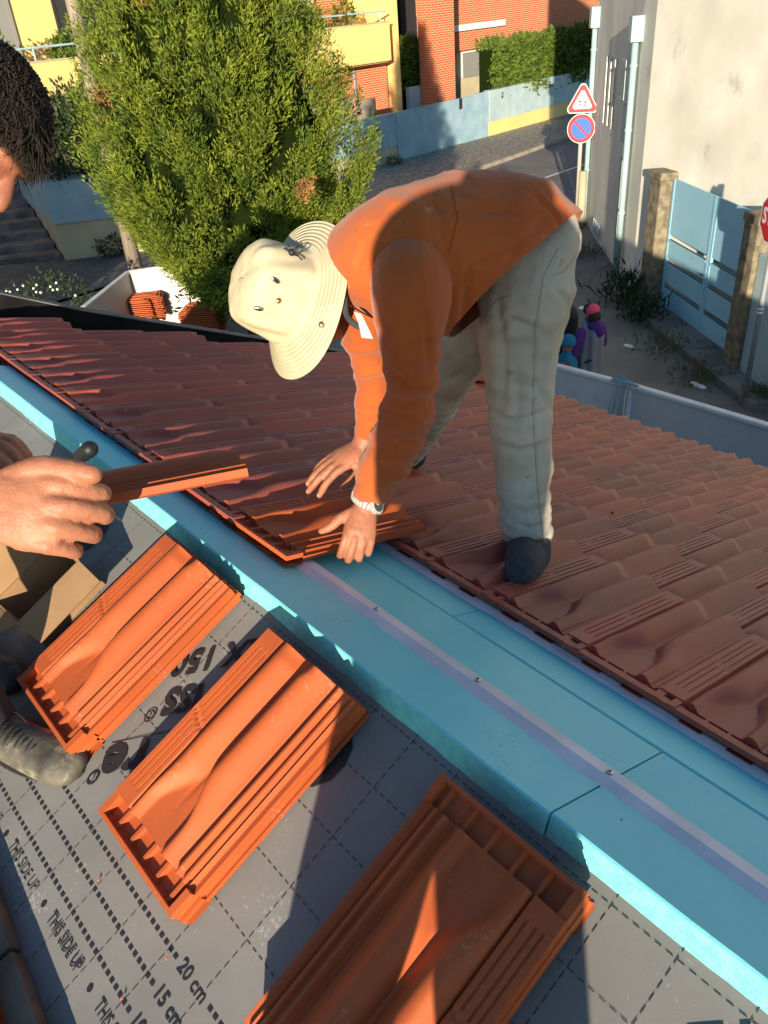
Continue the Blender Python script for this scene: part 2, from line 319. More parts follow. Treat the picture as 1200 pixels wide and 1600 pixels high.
def vary(m, lo, hi, attr=None, c2=None):
    t = m.node_tree; b = t.nodes['Principled BSDF']; src = b.inputs['Base Color'].links[0].from_socket
    if attr: a = t.nodes.new('ShaderNodeAttribute'); a.attribute_name = attr; v = a.outputs['Fac']
    else: a = t.nodes.new('ShaderNodeObjectInfo'); v = a.outputs['Random']
    r = t.nodes.new('ShaderNodeValToRGB'); r.color_ramp.elements[0].color = (*lo, 1); r.color_ramp.elements[1].color = (*hi, 1)
    mx = t.nodes.new('ShaderNodeMix'); mx.data_type = 'RGBA'; mx.blend_type = 'MULTIPLY'; mx.inputs[0].default_value = 1
    t.links.new(v, r.inputs[0]); t.links.new(src, mx.inputs[6]); t.links.new(r.outputs[0], mx.inputs[7]); t.links.new(mx.outputs[2], b.inputs['Base Color'])
    # fine specks: pale dust, but darker blue on the foam boards
    tc = t.nodes.new('ShaderNodeTexCoord'); n = t.nodes.new('ShaderNodeTexNoise'); n.inputs['Scale'].default_value = 160; n.inputs['Detail'].default_value = 2
    n2 = t.nodes.new('ShaderNodeTexNoise'); n2.inputs['Scale'].default_value = 7; ml = t.nodes.new('ShaderNodeMath'); ml.operation = 'MULTIPLY'
    r2 = t.nodes.new('ShaderNodeValToRGB'); r2.color_ramp.elements[0].position = .36; r2.color_ramp.elements[1].position = .46; r2.color_ramp.elements[1].color = (.55, .55, .55, 1)
    m2 = t.nodes.new('ShaderNodeMix'); m2.data_type = 'RGBA'; m2.inputs[7].default_value = (*(c2 or (.46, .24, .15)), 1)
    t.links.new(tc.outputs['Object'], n.inputs['Vector']); t.links.new(tc.outputs['Object'], n2.inputs['Vector']); t.links.new(n.outputs[0], ml.inputs[0]); t.links.new(n2.outputs[0], ml.inputs[1])
    t.links.new(ml.outputs[0], r2.inputs[0]); t.links.new(r2.outputs[0], m2.inputs[0]); t.links.new(mx.outputs[2], m2.inputs[6]); t.links.new(m2.outputs[2], b.inputs['Base Color'])
vary(M['tile'], (.86, .84, .84), (1.06, 1.05, 1.02)); vary(M['rooftile'], (.72, .80, .90), (1.12, .98, .92), 'tint', (.36, .18, .12)); vary(M['mem'], (1, 1, 1), (1, 1, 1), None, (.42, .41, .38)); vary(M['xps'], (.97, .98, 1), (1.03, 1.02, 1), None, (.10, .45, .55))
# ------------------------------------------------------------------ roof tile shape
def ss(a, b, x): t = np.clip((x-a)/(b-a), 0, 1); return t*t*(3-2*t)
TW, TL = .273, .44
def tile_z(x, y, roof=False):
    s1 = ss(.085, .185, y); s2 = ss(.095, .200, y); nose = ss(.405, .438, y)
    z = np.full_like(x, .012)
    def roll(l, r, h, c=.34):
        t = np.clip((x-l)/(r-l), 0, 1); up = np.sin(np.pi/2*np.clip(t/c, 0, 1))**.8; dn = .5+.5*np.cos(np.pi*np.clip((t-c)/(1-c), 0, 1)**1.15)
        return h*np.where(t < c, up, dn)*((x > l) & (x < r))
    h = .014+.013*ss(.05, .24, y)
    z += roll(.054, .084+.046*s1-.012*nose, h*(1-.12*nose), .38)
    z += roll(.168-.036*s2+.008*nose, .207, h*(1-.12*nose), .36)
    z -= .003*np.exp(-((x-.126)/.006)**2)*s1*(1-nose)
    # side lap with two grooves
    g = x < .056
    zz = .0215+0*x
    br = np.abs(y-(.232-(x-.03)*.45)) < .004
    gap = np.abs(y-(.232-(x-.03)*.45)) < .013
    inr = (y > .075) & (y < .405) & ~gap
    gd_ = .0018 if roof else .0026; zz = zz-gd_*((np.abs(x-.013) < .0022)|(np.abs(x-.025) < .0022)|(np.abs(x-.040) < .0022))*inr-gd_*br*(x > .004)
    z = np.where(g, zz-(.0095)*ss(.051, .056, x), z)
    # interlocking ribs
    r = x > .203
    xs = [.203, .212, .221, .226, .231, .236, .241, .246, .251, .257, .262, .273] if not roof else [.203, .212, .218, .2205, .222, .236, .241, .246, .251, .257, .262, .273]
    zs = [.012, .006, .021, .022, .010, .010, .018, .018, .007, .015, .006, .009] if not roof else [.012, .010, .016, .016, .002, .002, .006, .006, .0, .002, .0, .002]
    z = np.where(r, np.interp(x, xs, zs), z)
    # head gutter with pockets
    hd = (y < (.034 if roof else .046))
    rim = (y < (.019 if roof else .008))
    rib = (np.abs(((x-.03) % .047)-.0235) < .0045)
    zg = np.where(rim, .017 if roof else .019, np.where(rib, .012, .005 if roof else .003))
    zg = np.where((x < .016) | (x > .258), .019, zg)
    z = np.where(hd, zg, z)
    return z
def tile_mesh(nx, ny, roof=False):
    xs = np.unique(np.concatenate([np.linspace(0, TW, nx), [.0555, .0565, .2215, .2205, .0107, .0109, .0151, .0153, .0227, .0229, .0271, .0273, .0377, .0379, .0421, .0423], np.linspace(.203, .262, max(6, nx//5))])) if nx > 40 else np.unique(np.concatenate([np.linspace(0, .222, nx), [.05, .056, .2225, .273]]))
    ys = np.unique(np.concatenate([np.linspace(0, TL, ny), [.0075, .0085, .0455, .0465, .438]+([.0185, .0195, .0335, .0345] if nx == 56 else [])]))
    X, Y = np.meshgrid(xs, ys); Z = tile_z(X, Y, roof); n0, n1 = X.shape
    v = np.stack([X.ravel(), Y.ravel(), Z.ravel()], 1); idx = np.arange(n0*n1).reshape(n0, n1)
    f = np.stack([idx[:-1, :-1], idx[:-1, 1:], idx[1:, 1:], idx[1:, :-1]], -1).reshape(-1, 4)
    per = np.concatenate([idx[0, :], idx[1:, -1], idx[-1, -2::-1], idx[-2:0:-1, 0]])
    low = v[per].copy(); low[:, 2] -= .011
    nose = low[:, 1] > TL-.001; low[:, 1] -= .0*nose
    b = len(v)+np.arange(len(per)); v = np.concatenate([v, low]); a2 = np.roll(per, -1); b2 = np.roll(b, -1)
    f = np.concatenate([f, np.stack([per, b, b2, a2], 1)])
    # underside: copy of the surface lowered
    inn = np.stack([X.ravel(), Y.ravel(), np.where(Y.ravel() < .046, -.008, Z.ravel()-.011)], 1); o = len(v); v = np.concatenate([v, inn])
    fi = np.stack([idx[:-1, :-1], idx[1:, :-1], idx[1:, 1:], idx[:-1, 1:]], -1).reshape(-1, 4)+o; f = np.concatenate([f, fi])
    # lugs under the head
    for l, r_ in ((.070, .100), (.165, .198)):
        o = len(v); P = [(x, y, z) for (x, y, z) in [(l-.008, .004, -.004), (r_+.008, .004, -.004), (r_, .004, -.024), (l, .004, -.024), (l-.008, .026, -.004), (r_+.008, .026, -.004), (r_, .020, -.024), (l, .020, -.024)]]
        v = np.concatenate([v, np.array(P)]); f = np.concatenate([f, np.array([(0, 1, 2, 3), (7, 6, 5, 4), (0, 4, 5, 1), (1, 5, 6, 2), (2, 6, 7, 3), (3, 7, 4, 0)])+o])
    return v, f
TV, TF = tile_mesh(120, 90); LV, LF = tile_mesh(34, 24)
TILE = npmesh('roof_tile', TV, TF); TILE.materials.append(M['tile'])
TILE.polygons.foreach_set('use_smooth', [True]*len(TILE.polygons)); TILE.set_sharp_from_angle(angle=math.radians(38))
TILELO = npmesh('roof_tile_far', LV, LF); TILELO.materials.append(M['tile'])
def frame_mx(o, ex, ey, ez):
    m = Matrix.Identity(4)
    for i in range(3): m[i][0] = float(ex[i]); m[i][1] = float(ey[i]); m[i][2] = float(ez[i]); m[i][3] = float(o[i])
    return m
def put_tile(me, mx, label, group=None, name='roof_tile'):
    o = link(bpy.data.objects.new(name, me)); o.matrix_world = mx; return tag(o, label, 'roof tile', group)
# ------------------------------------------------------------------ house being roofed
house = thing('house', (0, .5, GZ), 'low house being re-roofed with terracotta tiles on one slope and grey membrane on the other', 'house')
mb = MB(); ridge = np.array([0, .318, .118])
mb.prism([(-3.2, -3.0, GZ), (-3.2, 3.25, GZ), (-3.2, 3.25, -1.22), (-3.2, .33, -.04), (-3.2, -3.0, -1.45)], V, 6.4)
part('wall', mb, M['grey'], house)
mb = MB(); mb.prism([A(-3.12, 2.70, -.10), A(-3.12, 2.70, -.14), B(-3.12, .0, -.075), B(-3.12, .0, -.048)], V, 6.0)
part('roof_deck', mb, M['dark'], house)
# membrane (near slope), slightly uneven sheet
nu, nv = 60, 150; us = np.linspace(-3.2, .345, nu); vs_ = np.linspace(-3.6, 3.0, nv); vv = []
for a in us:
    for b in vs_:
        h = .004*mn.noise(Vector((a*3, b*3, 0)))+.002*mn.noise(Vector((a*11, b*9, 3)))
        vv.append([b, a, h-.002])
vv = np.array(vv); idx = np.arange(nu*nv).reshape(nu, nv)
ff = np.stack([idx[:-1, :-1], idx[:-1, 1:], idx[1:, 1:], idx[1:, :-1]], -1).reshape(-1, 4)
memx = frame_mx((0, 0, 0), V, U, N)
membrane = link(bpy.data.objects.new('roof_membrane', None)); membrane.matrix_world = memx; ROOT['roof_membrane'] = memx
tag(membrane, 'grey printed roofing membrane with dashed grid covering the near roof slope', 'membrane')
me = npmesh('sheet', vv, ff); me.materials.append(M['mem']); me.polygons.foreach_set('use_smooth', [True]*len(me.polygons))
o = link(bpy.data.objects.new('sheet', me)); o.parent = membrane
mk = MB()
def hgt(a, b): return .004*mn.noise(Vector((a*3, b*3, 0)))+.002*mn.noise(Vector((a*11, b*9, 3)))-.002+.0012
def dash(p, q, w):
    p = np.array(p, float); q = np.array(q, float); d = q-p; L = np.linalg.norm(d); d /= L; e = np.array([-d[1], d[0]])*w/2
    mk.add([(*x[::-1], hgt(*x)) for x in (p-e, p+e, q+e, q-e)], [(0, 1, 2, 3)])
for i in range(-4, 4):                      # lines along the ridge
    if i >= -1:
        for k in range(-170, 110): b = k*.0167; dash((i*.1, b), (i*.1, b+.010), .0013)
for k in range(-30, 20):                    # lines up the slope
    x = k*.1
    a = -.41
    while a < .335: dash((a, x), (min(a+.012, .335), x), .0013); a += .0185
txt = {'t': -.2}
for uu, lab, st in ((-.2, '20 cm', -.066), (-.25, '15 cm', -.068), (-.3, '10 cm', -.066)):
    b = -3.0
    while b < 1.5:
        if not (st-.008 < b < st+.075): dash((uu, b), (uu, b+.0095), .0068)
        b += .0155
    text(mk, lab, (st, uu-.009, hgt(uu, st)), (1, 0, 0), (0, 1, 0), .031, .0007)
for k in range(-8, 5):
    b0 = -.362+k*.1975
    text(mk, 'THIS SIDE UP', (b0+.030, -.344, hgt(-.335, b0)+.0003), (.72, 0, 0), (0, 1, 0), .0305, .0003)
    for q in range(1): mk.tube([(b0, -.335, hgt(-.335, b0)), (b0, -.335, hgt(-.335, b0)+.0004)], .0058, 14)
c45 = math.sqrt(.5); RX = (-c45, -c45, 0); RY = (c45, -c45, 0)
def dtext(s, u_, v_, size, bold, sh=.18):
    ex = np.array(RX); ey = np.array(RY)+ex*sh
    text(mk, s, (v_, u_, .0022), ex, ey, size, bold)
for off in (0, 1.0, -1.0):
    dtext('TEX 150', .303, -.383+off, .071, .0023)
    dtext('ISS', .126, -.445+off, .077, .0025); dtext('®', .026, -.494+off, .034, .0008)
    dtext('re', -.020, -.448+off, .115, .004); dtext('®', -.126, -.489+off, .036, .0008)
    dtext('O', .262, -.112+off, .14, .010)
dash((-.081, -.522), (.10, -.349), .002)
dtext('ulti', .115, -1.215, .16, .006)
part('printed_marks', mk, M['ink'], membrane, xf=memx)
# ------------------------------------------------------------------ insulation boards and battens
def board(x0, x1, b0, b1, t, label, seed, lift=0):
    th_ = thing('insulation_board', B(x0, b0), label, 'insulation board', 'turquoise insulation boards along the ridge')
    nx = max(2, int((x1-x0)/.02)); rs = np.random.default_rng(seed); mb = MB()
    xs = np.linspace(x0, x1, nx)
    jit = [.0012*mn.noise(Vector((x*40, seed, 0)))+.0025*mn.noise(Vector((x*6, seed, 2))) for x in xs]
    prof = []
    for x, j in zip(xs, jit):
        prof += [B(x, b0+j+.003, -t), B(x, b0+j, -.003+lift), B(x, b0+j+.003, lift), B(x, b1-.003, lift), B(x, b1, -.003+lift), B(x, b1, -t)]
    fs = [(i*6+k, i*6+(k+1) % 6, (i+1)*6+(k+1) % 6, (i+1)*6+k) for i in range(nx-1) for k in range(6) if k != 0]
    mb.add(prof, fs+[tuple(range(6))[::-1], tuple(range((nx-1)*6, nx*6))])
    part('top_face', mb, M['xps'], th_)
    mb = MB(); mb.add(prof, [(i*6, i*6+1, (i+1)*6+1, (i+1)*6) for i in range(nx-1)]); part('cut_edge', mb, M['xpscut'], th_)
    # small dents
    for q in range(5):
        x = rs.uniform(max(x0, -1.2), min(x1, 1)); b = rs.uniform(b0+.02, b1-.01); r = rs.uniform(.0008, .002)
        mb = MB(); mb.tube([B(x, b, lift-.001), B(x, b, lift+.0004)], r, 7); part('nick', mb, M['ink'], th_)
    return th_
board(-2.35, -1.06, .0, .315, .046, 'turquoise foam board at the far left end of the ridge', 1, .006)
board(-1.057, .268, .0, .338, .045, 'long turquoise foam board on the ridge between the stacks and the standing roofer', 2)
board(.272, 1.5, .003, .336, .046, 'turquoise foam board at the bottom right of the ridge with a sunlit cut edge', 3, .001)
board(-2.2, -.25, .341, .66, .045, 'turquoise board under the ridge-side edge of the laid tiles beside the grey sock', 4)
board(-.246, 1.5, .340, .66, .046, 'turquoise board running under the tile edge at the right', 5, .001)
def batten(x0, x1, b, w, h, label, skew=0, lo=0):
    th_ = thing('batten', B(x0, b), label, 'batten', 'metal battens across the insulation')
    mb = MB(); n = 40
    P = []
    for i in range(n+1):
        x = x0+(x1-x0)*i/n; s = skew*(x-x0)
        P += [B(x, b+s, lo), B(x, b+s+w*.42, h+lo), B(x, b+s+w-.002, h+lo+.001), B(x, b+s+w, lo)]
    mb.add(P, [(i*4+k, i*4+k+1, i*4+k+5, i*4+k+4) for i in range(n) for k in range(3)]+[(0, 1, 2, 3), (n*4+3, n*4+2, n*4+1, n*4)])
    part('rail', mb, M['batten'], th_, bevel=.0015)
    x = x0+.245; i = 0
    while x < x1-.05:
        mb = MB(); c = B(x, b+skew*(x-x0)+w*.62, h+lo+.001); mb.tube([c, c+NA*.003], [.0065, .005], 12); sc = part('screw', mb, M['steel'], th_, True)
        mb = MB(); mb.tube([c+NA*.0032, c+NA*.0036], .0022, 6); part('recess', mb, M['dark'], th_)
        x += .29
    return th_
batten(-2.3, 1.5, .146, .048, .011, 'pinkish white batten screwed along the ridge boards', -.004)
batten(-2.9, 1.5, .436, .055, .010, 'white batten peeping out below the first tile edge', 0)
# ------------------------------------------------------------------ tile covering of the far slope
CW, EX = .223, .344
tv = []; tf = []; off = 0; tint = []
RV, RF = tile_mesh(56, 40, True); lo_ = RV.copy()
TILT = math.atan(.036/EX)
def roof_tile_mx(x, s0, rs=None):
    a = TILT; j = (0, 0) if rs is None else (rs.normal()*.0012, rs.normal()*.0010)
    ey = DA*math.cos(a)+NA*math.sin(a); ez = NA*math.cos(a)-DA*math.sin(a)
    return A(x+j[0], s0+j[0], -.030+j[1]), V, ey, ez
for row in range(-1, 8):
    s0 = -.045+EX*row
    xo = -.495 if row % 2 == 0 else -.606
    for n in range(-11, 9):
        x = xo+CW*n
        if x < -3.1 or x > 1.5: continue
        if row == -1 and x > -.85: continue
        if row == 7 and x > 1.5: continue
        o_, ex, ey, ez = roof_tile_mx(x, s0, rng)
        v = o_+RV[:, :1]*ex+RV[:, 1:2]*ey+RV[:, 2:3]*ez
        tv.append(v); tf.append(RF+off); off += len(v); tint.append(np.full(len(RF), rng.uniform(0, 1)))
me = npmesh('tile_covering', np.concatenate(tv), np.concatenate(tf)); me.materials.append(M['rooftile']); at_ = me.attributes.new('tint', 'FLOAT', 'FACE'); at_.data.foreach_set('value', np.concatenate(tint).astype(np.float32))
o = link(bpy.data.objects.new('tile_covering', me)); finish(o, house, 38)
# gable parapet, black inside, grey cap
mb = MB()
pts = [(-3.2, .10, .40), (-3.2, .668, .162), (-3.2, 1.016, -.017), (-3.2, 1.885, -.415), (-3.2, 2.68, -.778), (-3.2, 3.4, -1.08)]
for (a, b) in zip(pts[:-1], pts[1:]):
    a = np.array(a); b = np.array(b); mb.prism([a, b, b+[0, 0, -.45], a+[0, 0, -.45]], V, -.09)
part('parapet', mb, M['black'], house)
mb = MB()
for (a, b) in zip(pts[:-1], pts[1:]):
    a = np.array(a)+[.004, 0, .002]; b = np.array(b)+[.004, 0, .002]; mb.prism([a, b, b+[0, 0, .006], a+[0, 0, .006]], V, -.10)
part('parapet_cap', mb, M['grey'], house)
mb = MB(); mb.prism([A(-3.2, 2.78, -.10), A(-3.2, 2.78, -.20), A(-3.2, 2.90, -.20), A(-3.2, 2.90, -.10)], V, 6); part('gutter', mb, M['dark'], house)
# black foil at the left end of the boards
mb = MB(); nx, ny = 24, 14; P = []
for i in range(nx):
    for j in range(ny):
        x = -3.15+.75*i/(nx-1); b = -.02+.40*j/(ny-1); P.append(B(x, b, .01+.03*mn.noise(Vector((x*9, b*14, 1)))+.015*mn.noise(Vector((x*30, b*22, 5)))))
mb.add(P, [(i*ny+j, (i+1)*ny+j, (i+1)*ny+j+1, i*ny+j+1) for i in range(nx-1) for j in range(ny-1)])
fo = part('plastic_foil', mb, M['foil'], None, True); tag(fo, 'crumpled dark plastic foil over the far left end of the ridge', 'foil')
md = fo.modifiers.new('s', 'SOLIDIFY'); md.thickness = .002
# ------------------------------------------------------------------ stacks of new tiles on the membrane
def stack(u0, v0, ang, n, labels, grp, flip=False, pitch=.0112):
    ca, sa = math.cos(ang), math.sin(ang)
    ex = V*ca+U*sa; ey = U*ca-V*sa
    if flip: ex, ey = -ex, -ey
    for i in range(n):
        jx, jy = rng.normal()*.0022, rng.normal()*.0032
        o_ = mem(u0, v0, .011+i*pitch)+ex*jx+ey*jy
        put_tile(TILE, frame_mx(o_, ex, ey, N), labels[min(i, len(labels)-1)] if i < n-1 else labels[-1], grp)
stack(-.152, -.364, .0, 4, ['bottom terracotta tile of the middle stack on the membrane', 'second tile from the bottom of the middle stack', 'third tile from the bottom of the middle stack', 'topmost orange tile of the middle stack, fully sunlit with two rolls'], 'tiles in the middle stack')
stack(-.140, -.806, .0, 4, ['bottom terracotta tile of the stack beside the cardboard box', 'second tile from the bottom beside the cardboard box', 'third tile from the bottom beside the cardboard box', 'topmost orange tile of the stack beside the cardboard box, half shaded'], 'tiles in the stack by the box')
stack(.284, .385, .0, 4, ['bottom terracotta tile of the large nearest stack at the bottom of the picture', 'second tile from the bottom of the nearest stack', 'third tile from the bottom of the nearest stack', 'topmost tile of the nearest stack, mostly shaded with a strip of sunlight'], 'tiles in the nearest stack', True)
# corner plank and tile, bottom left
pk = MB(); a, b = mem(-.388, -.46, .02), mem(-.415, -.16, .02)
ex = nrm(b-a); ey = -nrm(np.cross(N, ex))
for i, (l0, l1) in enumerate(((-.5, .135), (.145, .62))): pk.box((l0, .0, -.02), (l1, .16, .012), a, [ex, ey, N])
pl = part('plank', pk, M['plank'], None, bevel=.003); tag(pl, 'dirty brown timber planks at the bottom left edge of the membrane', 'planks')
put_tile(TILE, frame_mx(a+ex*.38+ey*.040+N*.026, -ex, ey, N), 'orange tile lying on the brown plank in the bottom left corner')
# ------------------------------------------------------------------ cardboard box
bx = thing('cardboard_box', mem(.02, -1.03), 'open brown cardboard box on the membrane beside a stack of tiles', 'box')
a1 = math.radians(4); e1 = V*math.cos(a1)+U*math.sin(a1); e2 = U*math.cos(a1)-V*math.sin(a1); c0 = mem(-.075, -1.03, .001)
T = .004; w_, d_, h_ = .13, .19, .10
mb = MB(); mb.box((0, 0, 0), (w_, d_, T), c0, [e1, e2, N]); mb.box((0, 0, T), (T, d_, h_), c0, [e1, e2, N]); mb.box((w_-T, 0, T), (w_, d_, h_), c0, [e1, e2, N])
mb.box((T, 0, T), (w_-T, T, h_), c0, [e1, e2, N]); mb.box((T, d_-T, T), (w_-T, d_, h_), c0, [e1, e2, N]); part('carton', mb, M['card'], bx)
def flap(o_, along, out, L, D):
    m_ = MB(); n_ = nrm(np.cross(along, out)); m_.prism([o_, o_+along*L, o_+along*(L-.006)+out*D, o_+along*.006+out*D], n_, .003); part('flap', m_, M['card'], bx)
tp = c0+N*(h_+.001)
flap(tp+e1*w_, e2, nrm(e1*.93-N*.25), d_, .085)
flap(tp, e2, nrm(-e1*.4+N*.9), d_, .085)
flap(tp+e2*d_, e1, nrm(e2*.5+N*.85), w_, .085)
flap(tp, e1, nrm(-e2*.8+N*.3), w_, .06)
# ------------------------------------------------------------------ hammer lying on the near slope
hm = thing('hammer', at(60, 800, 1.6), 'hammer with black rubber grip propped up against the foam board', 'hammer')
p1 = at(140, 702, 1.93); p0 = mem(.17, -1.40, .03)
mb = MB(); mb.blob([p0, p0+(p1-p0)*.55, p0+(p1-p0)*.85, p1], [.016, .017, .018, .021], seg=14); part('grip', mb, M['rubber'], hm, True)
mb = MB(); dd = nrm(p1-p0); sd = nrm(np.cross(dd, N)); mb.box((-.05, -.014, -.014), (.05, .014, .014), p0, [sd, dd, nrm(np.cross(sd, dd))]); part('head', mb, M['steel'], hm, bevel=.003)
for k, (x, y, lb) in enumerate(((13, 833, 'round brass nail head lower right of the pair by the hand'), (3, 826, 'round brass nail head at the left picture edge by the hand'))):
    c = at(x, y, 1.32); mb = MB(); mb.tube([c-IT*.05+IU*.0, c-IT*.004, c], [.003, .003, .009], 14); mb.ball(c, (.010, .010, .005), [IR, IU, IT]); o = part('nail', mb, M['brass'], None, True); tag(o, lb, 'nail', 'brass nails in the box')
# ------------------------------------------------------------------ people
def hand(name, wrist, xd, zd, mirror, curl, thumb, mat_, parent, sc=1.0, spread=1.0, vox=.0026, forearm=None):
    """wrist point, finger direction xd, back-of-hand direction zd; mirror flips the thumb side"""
    x = nrm(xd); z = nrm(np.array(zd)-x*(np.array(zd)@x)); y = np.cross(z, x)*(-1 if mirror else 1)
    def L(p): return np.array(wrist)+(x*p[0]+y*p[1]+z*p[2])*sc
    mb = MB(); zz = z
    palm = [(-.03, 0, 0), (0, 0, 0), (.03, .002, .001), (.065, .001, .002), (.092, 0, -.001)]
    pr = [(.027, .020), (.027, .019), (.036, .018), (.041, .016), (.038, .011)]
    mb.blob([L(p) for p in palm], [(a*sc, b*sc) for a, b in pr], side=z, seg=20)
    mb.blob([L((.012, .018, -.010)), L((.045, .034, -.010))], [.017*sc, .013*sc])
    mb.blob([L((.012, -.020, -.010)), L((.07, -.028, -.008))], [.014*sc, .012*sc])
    tips = []
    base = [(.090, .031, .002), (.096, .010, .004), (.092, -.012, .003), (.084, -.031, -.001)]
    lens = [(.040, .026, .020), (.044, .029, .021), (.041, .027, .021), (.033, .021, .018)]
    rads = [.0100, .0104, .0100, .0089]
    for i in range(4):
        p = np.array(base[i]); a = 0; pts = [tuple(p-np.array([.03, 0, .003])), tuple(p)]; rr = [rads[i]*1.1, rads[i]*1.12]; c = curl[i]
        sp = (1.5-i)*.07*spread
        for k in range(3):
            a += c[k]; d = np.array([math.cos(a)*math.cos(sp), math.sin(sp)*math.cos(a*.6), -math.sin(a)]); d /= np.linalg.norm(d)
            p = p+d*lens[i][k]; pts.append(tuple(p)); rr.append(rads[i]*(1.02, .95, .74)[k])
        mb.blob([L(q) for q in pts], [r*sc for r in rr], seg=12)
        mb.ball(L(base[i]), .0105*sc)
        up = nrm(np.cross(nrm(L(pts[-1])-L(pts[-2])), y)); up = up if up@z > 0 or a > 1.2 else -up
        if a <= 1.4 and up@z < 0: up = -up
        tips.append((L(pts[-1]), nrm(L(pts[-1])-L(pts[-2])), up, rads[i]*sc))
    p = np.array((.020, .026, -.006)); pts = [tuple(p)]; rr = [.014]
    for (d, l, r) in thumb: p = p+nrm(d)*l; pts.append(tuple(p)); rr.append(r)
    mb.blob([L(q) for q in pts], [r*sc for r in rr], seg=12)
    d = nrm(L(pts[-1])-L(pts[-2])); up = nrm(z-d*(z@d)); tips.append((L(pts[-1]), d, up, .0095*sc))
    if forearm:
        fp, fr = forearm; mb.blob([L((.01, 0, 0))]+list(fp), [(.027*sc, .020*sc)]+list(fr), side=z, seg=18)
    o = remesh(name, mb, vox, mat_, parent, 5, disp=lambda c: .0007*mn.noise(Vector(c*90))+.0009*mn.noise(Vector(c*35)))
    for c, d, up, r in tips:
        m_ = MB(); s_ = np.cross(d, up); m_.ball(c-d*r*.35+up*r*.52, (r*.75, r*.55, r*.24), [d, s_, up], 12, 7); part('fingernail', m_, M['nail'], o, True)
    return o
def folds(amp, fr, axis, seed=0):
    ax = nrm(axis)
    def f(c):
        t = c@ax; q = Vector(c*7+seed); w = mn.noise(q)*1.2+mn.noise(Vector(c*16+seed))*.4
        a = math.sin(t*fr+w*6); return amp*(a*abs(a))*(.45+.8*mn.noise(Vector(c*5+seed+9)))+amp*.8*mn.noise(Vector(c*11+seed))
    return f
px2 = lambda r, d: r/F*d
def path(L): return [at(x, y, d) for x, y, d, *_ in L], [(px2(r, d), (q if q else px2(r, d))) for x, y, d, r, q in L]
VD = nrm(ray(700, 500))                                    # viewing direction used as the ellipse reference
# ---- the roofer bending over the tiles
man = thing('person', A(-.45, .2), 'roofer bending over the tiles in an orange long-sleeved shirt, beige trousers and sun hat', 'person')
mb = MB()
def add(L, **k): P, Rr = path(L); mb.blob(P, Rr, side=VD, **k)
# trousers
add([(852, 380, 1.74, 30, .11), (843, 398, 1.72, 50, .14), (826, 430, 1.71, 78, .13), (812, 520, 1.80, 68, .105), (812, 610, 1.88, 54, .088), (816, 700, 1.97, 47, .08), (820, 780, 2.04, 42, .075), (822, 828, 2.08, 42, .072)])
add([(850, 395, 1.78, 50, .15), (800, 440, 1.86, 62, .11), (742, 520, 2.0, 52, .10), (702, 590, 2.22, 37, .085), (672, 650, 2.42, 31, .08), (634, 700, 2.55, 33, .085)])
def trf(c):
    ft = .004*mn.noise(Vector((c[0]*9, c[1]*9, c[2]*22)))+.004*mn.noise(Vector(c*14))-.007*abs(mn.noise(Vector((c[0]*7, c[1]*7, c[2]*16+5))))
    lo = 1/(1+math.exp((c[2]-.12)*30)); return ft+lo*.0025*math.sin(c[2]*150+5*mn.noise(Vector(c*10)))+.0015*mn.noise(Vector(c*60))
remesh('trousers', mb, .0065, M['trouser'], man, 4, trf, [([(778, 470), (790, 560), (785, 640)], .006, 6), ([(760, 520), (800, 500), (850, 520)], .006, 6), ([(765, 640), (800, 660), (860, 640)], .006, 5), ([(768, 690), (810, 705), (860, 690)], .005, 5), ([(775, 780), (815, 800), (850, 790)], .004, 4), ([(790, 812), (830, 826), (862, 812)], .004, 4), ([(778, 840), (820, 852), (860, 842)], .004, 3), ([(845, 400), (835, 520), (832, 640), (842, 800)], .003, 2.5), ([(860, 440), (885, 470)], .004, 4), ([(700, 560), (740, 540)], .005, 5), ([(690, 600), (730, 580)], .005, 5), ([(850, 560), (835, 600), (862, 640)], .005, 5), ([(800, 540), (812, 620), (800, 700)], .004, 7)])
# shirt
mb = MB()
add([(880, 378, 1.73, 16, .10), (866, 368, 1.70, 46, .14), (822, 356, 1.68, 68, .165), (775, 370, 1.66, 94, .18), (715, 398, 1.63, 122, .19), (650, 405, 1.60, 112, .19), (604, 406, 1.63, 90, .15), (575, 410, 1.68, 60, .11)], seg=28)
mb_t = mb; mb = MB()
add([(640, 440, 1.47, 62, .085), (640, 470, 1.44, 60, .085), (640, 520, 1.45, 50, .075), (643, 600, 1.52, 42, .062), (628, 670, 1.62, 44, .06), (600, 730, 1.72, 39, .052), (585, 762, 1.77, 34, .046)])
add([(575, 460, 1.76, 52, .09), (572, 520, 1.84, 40, .075), (584, 575, 1.93, 30, .055), (583, 620, 2.0, 28, .05), (580, 668, 2.07, 26, .046)])
def shf(c):
    q = W2C@(c-CAM); px = 600+F*q[0]/q[2]; py = 800+F*q[1]/q[2]; r = .003*mn.noise(Vector(c*14))+.005*mn.noise(Vector(c*5))
    if py > 530 or (px < 612 and py > 500):
        t = (px*.25+py)/15.0; w = 3*mn.noise(Vector(c*11)); a = math.sin(t*2.1+w); r += .0062*a*abs(a)*(.6+.8*mn.noise(Vector(c*8+np.array([3., 0, 0]))))
    else:
        t = (px*.95-py*.35)/34.0; w = 3*mn.noise(Vector(c*7)); r += .0055*max(0, math.sin(t+w))**3*(1+mn.noise(Vector(c*6)))
    return r+.0008*mn.noise(Vector(c*70))
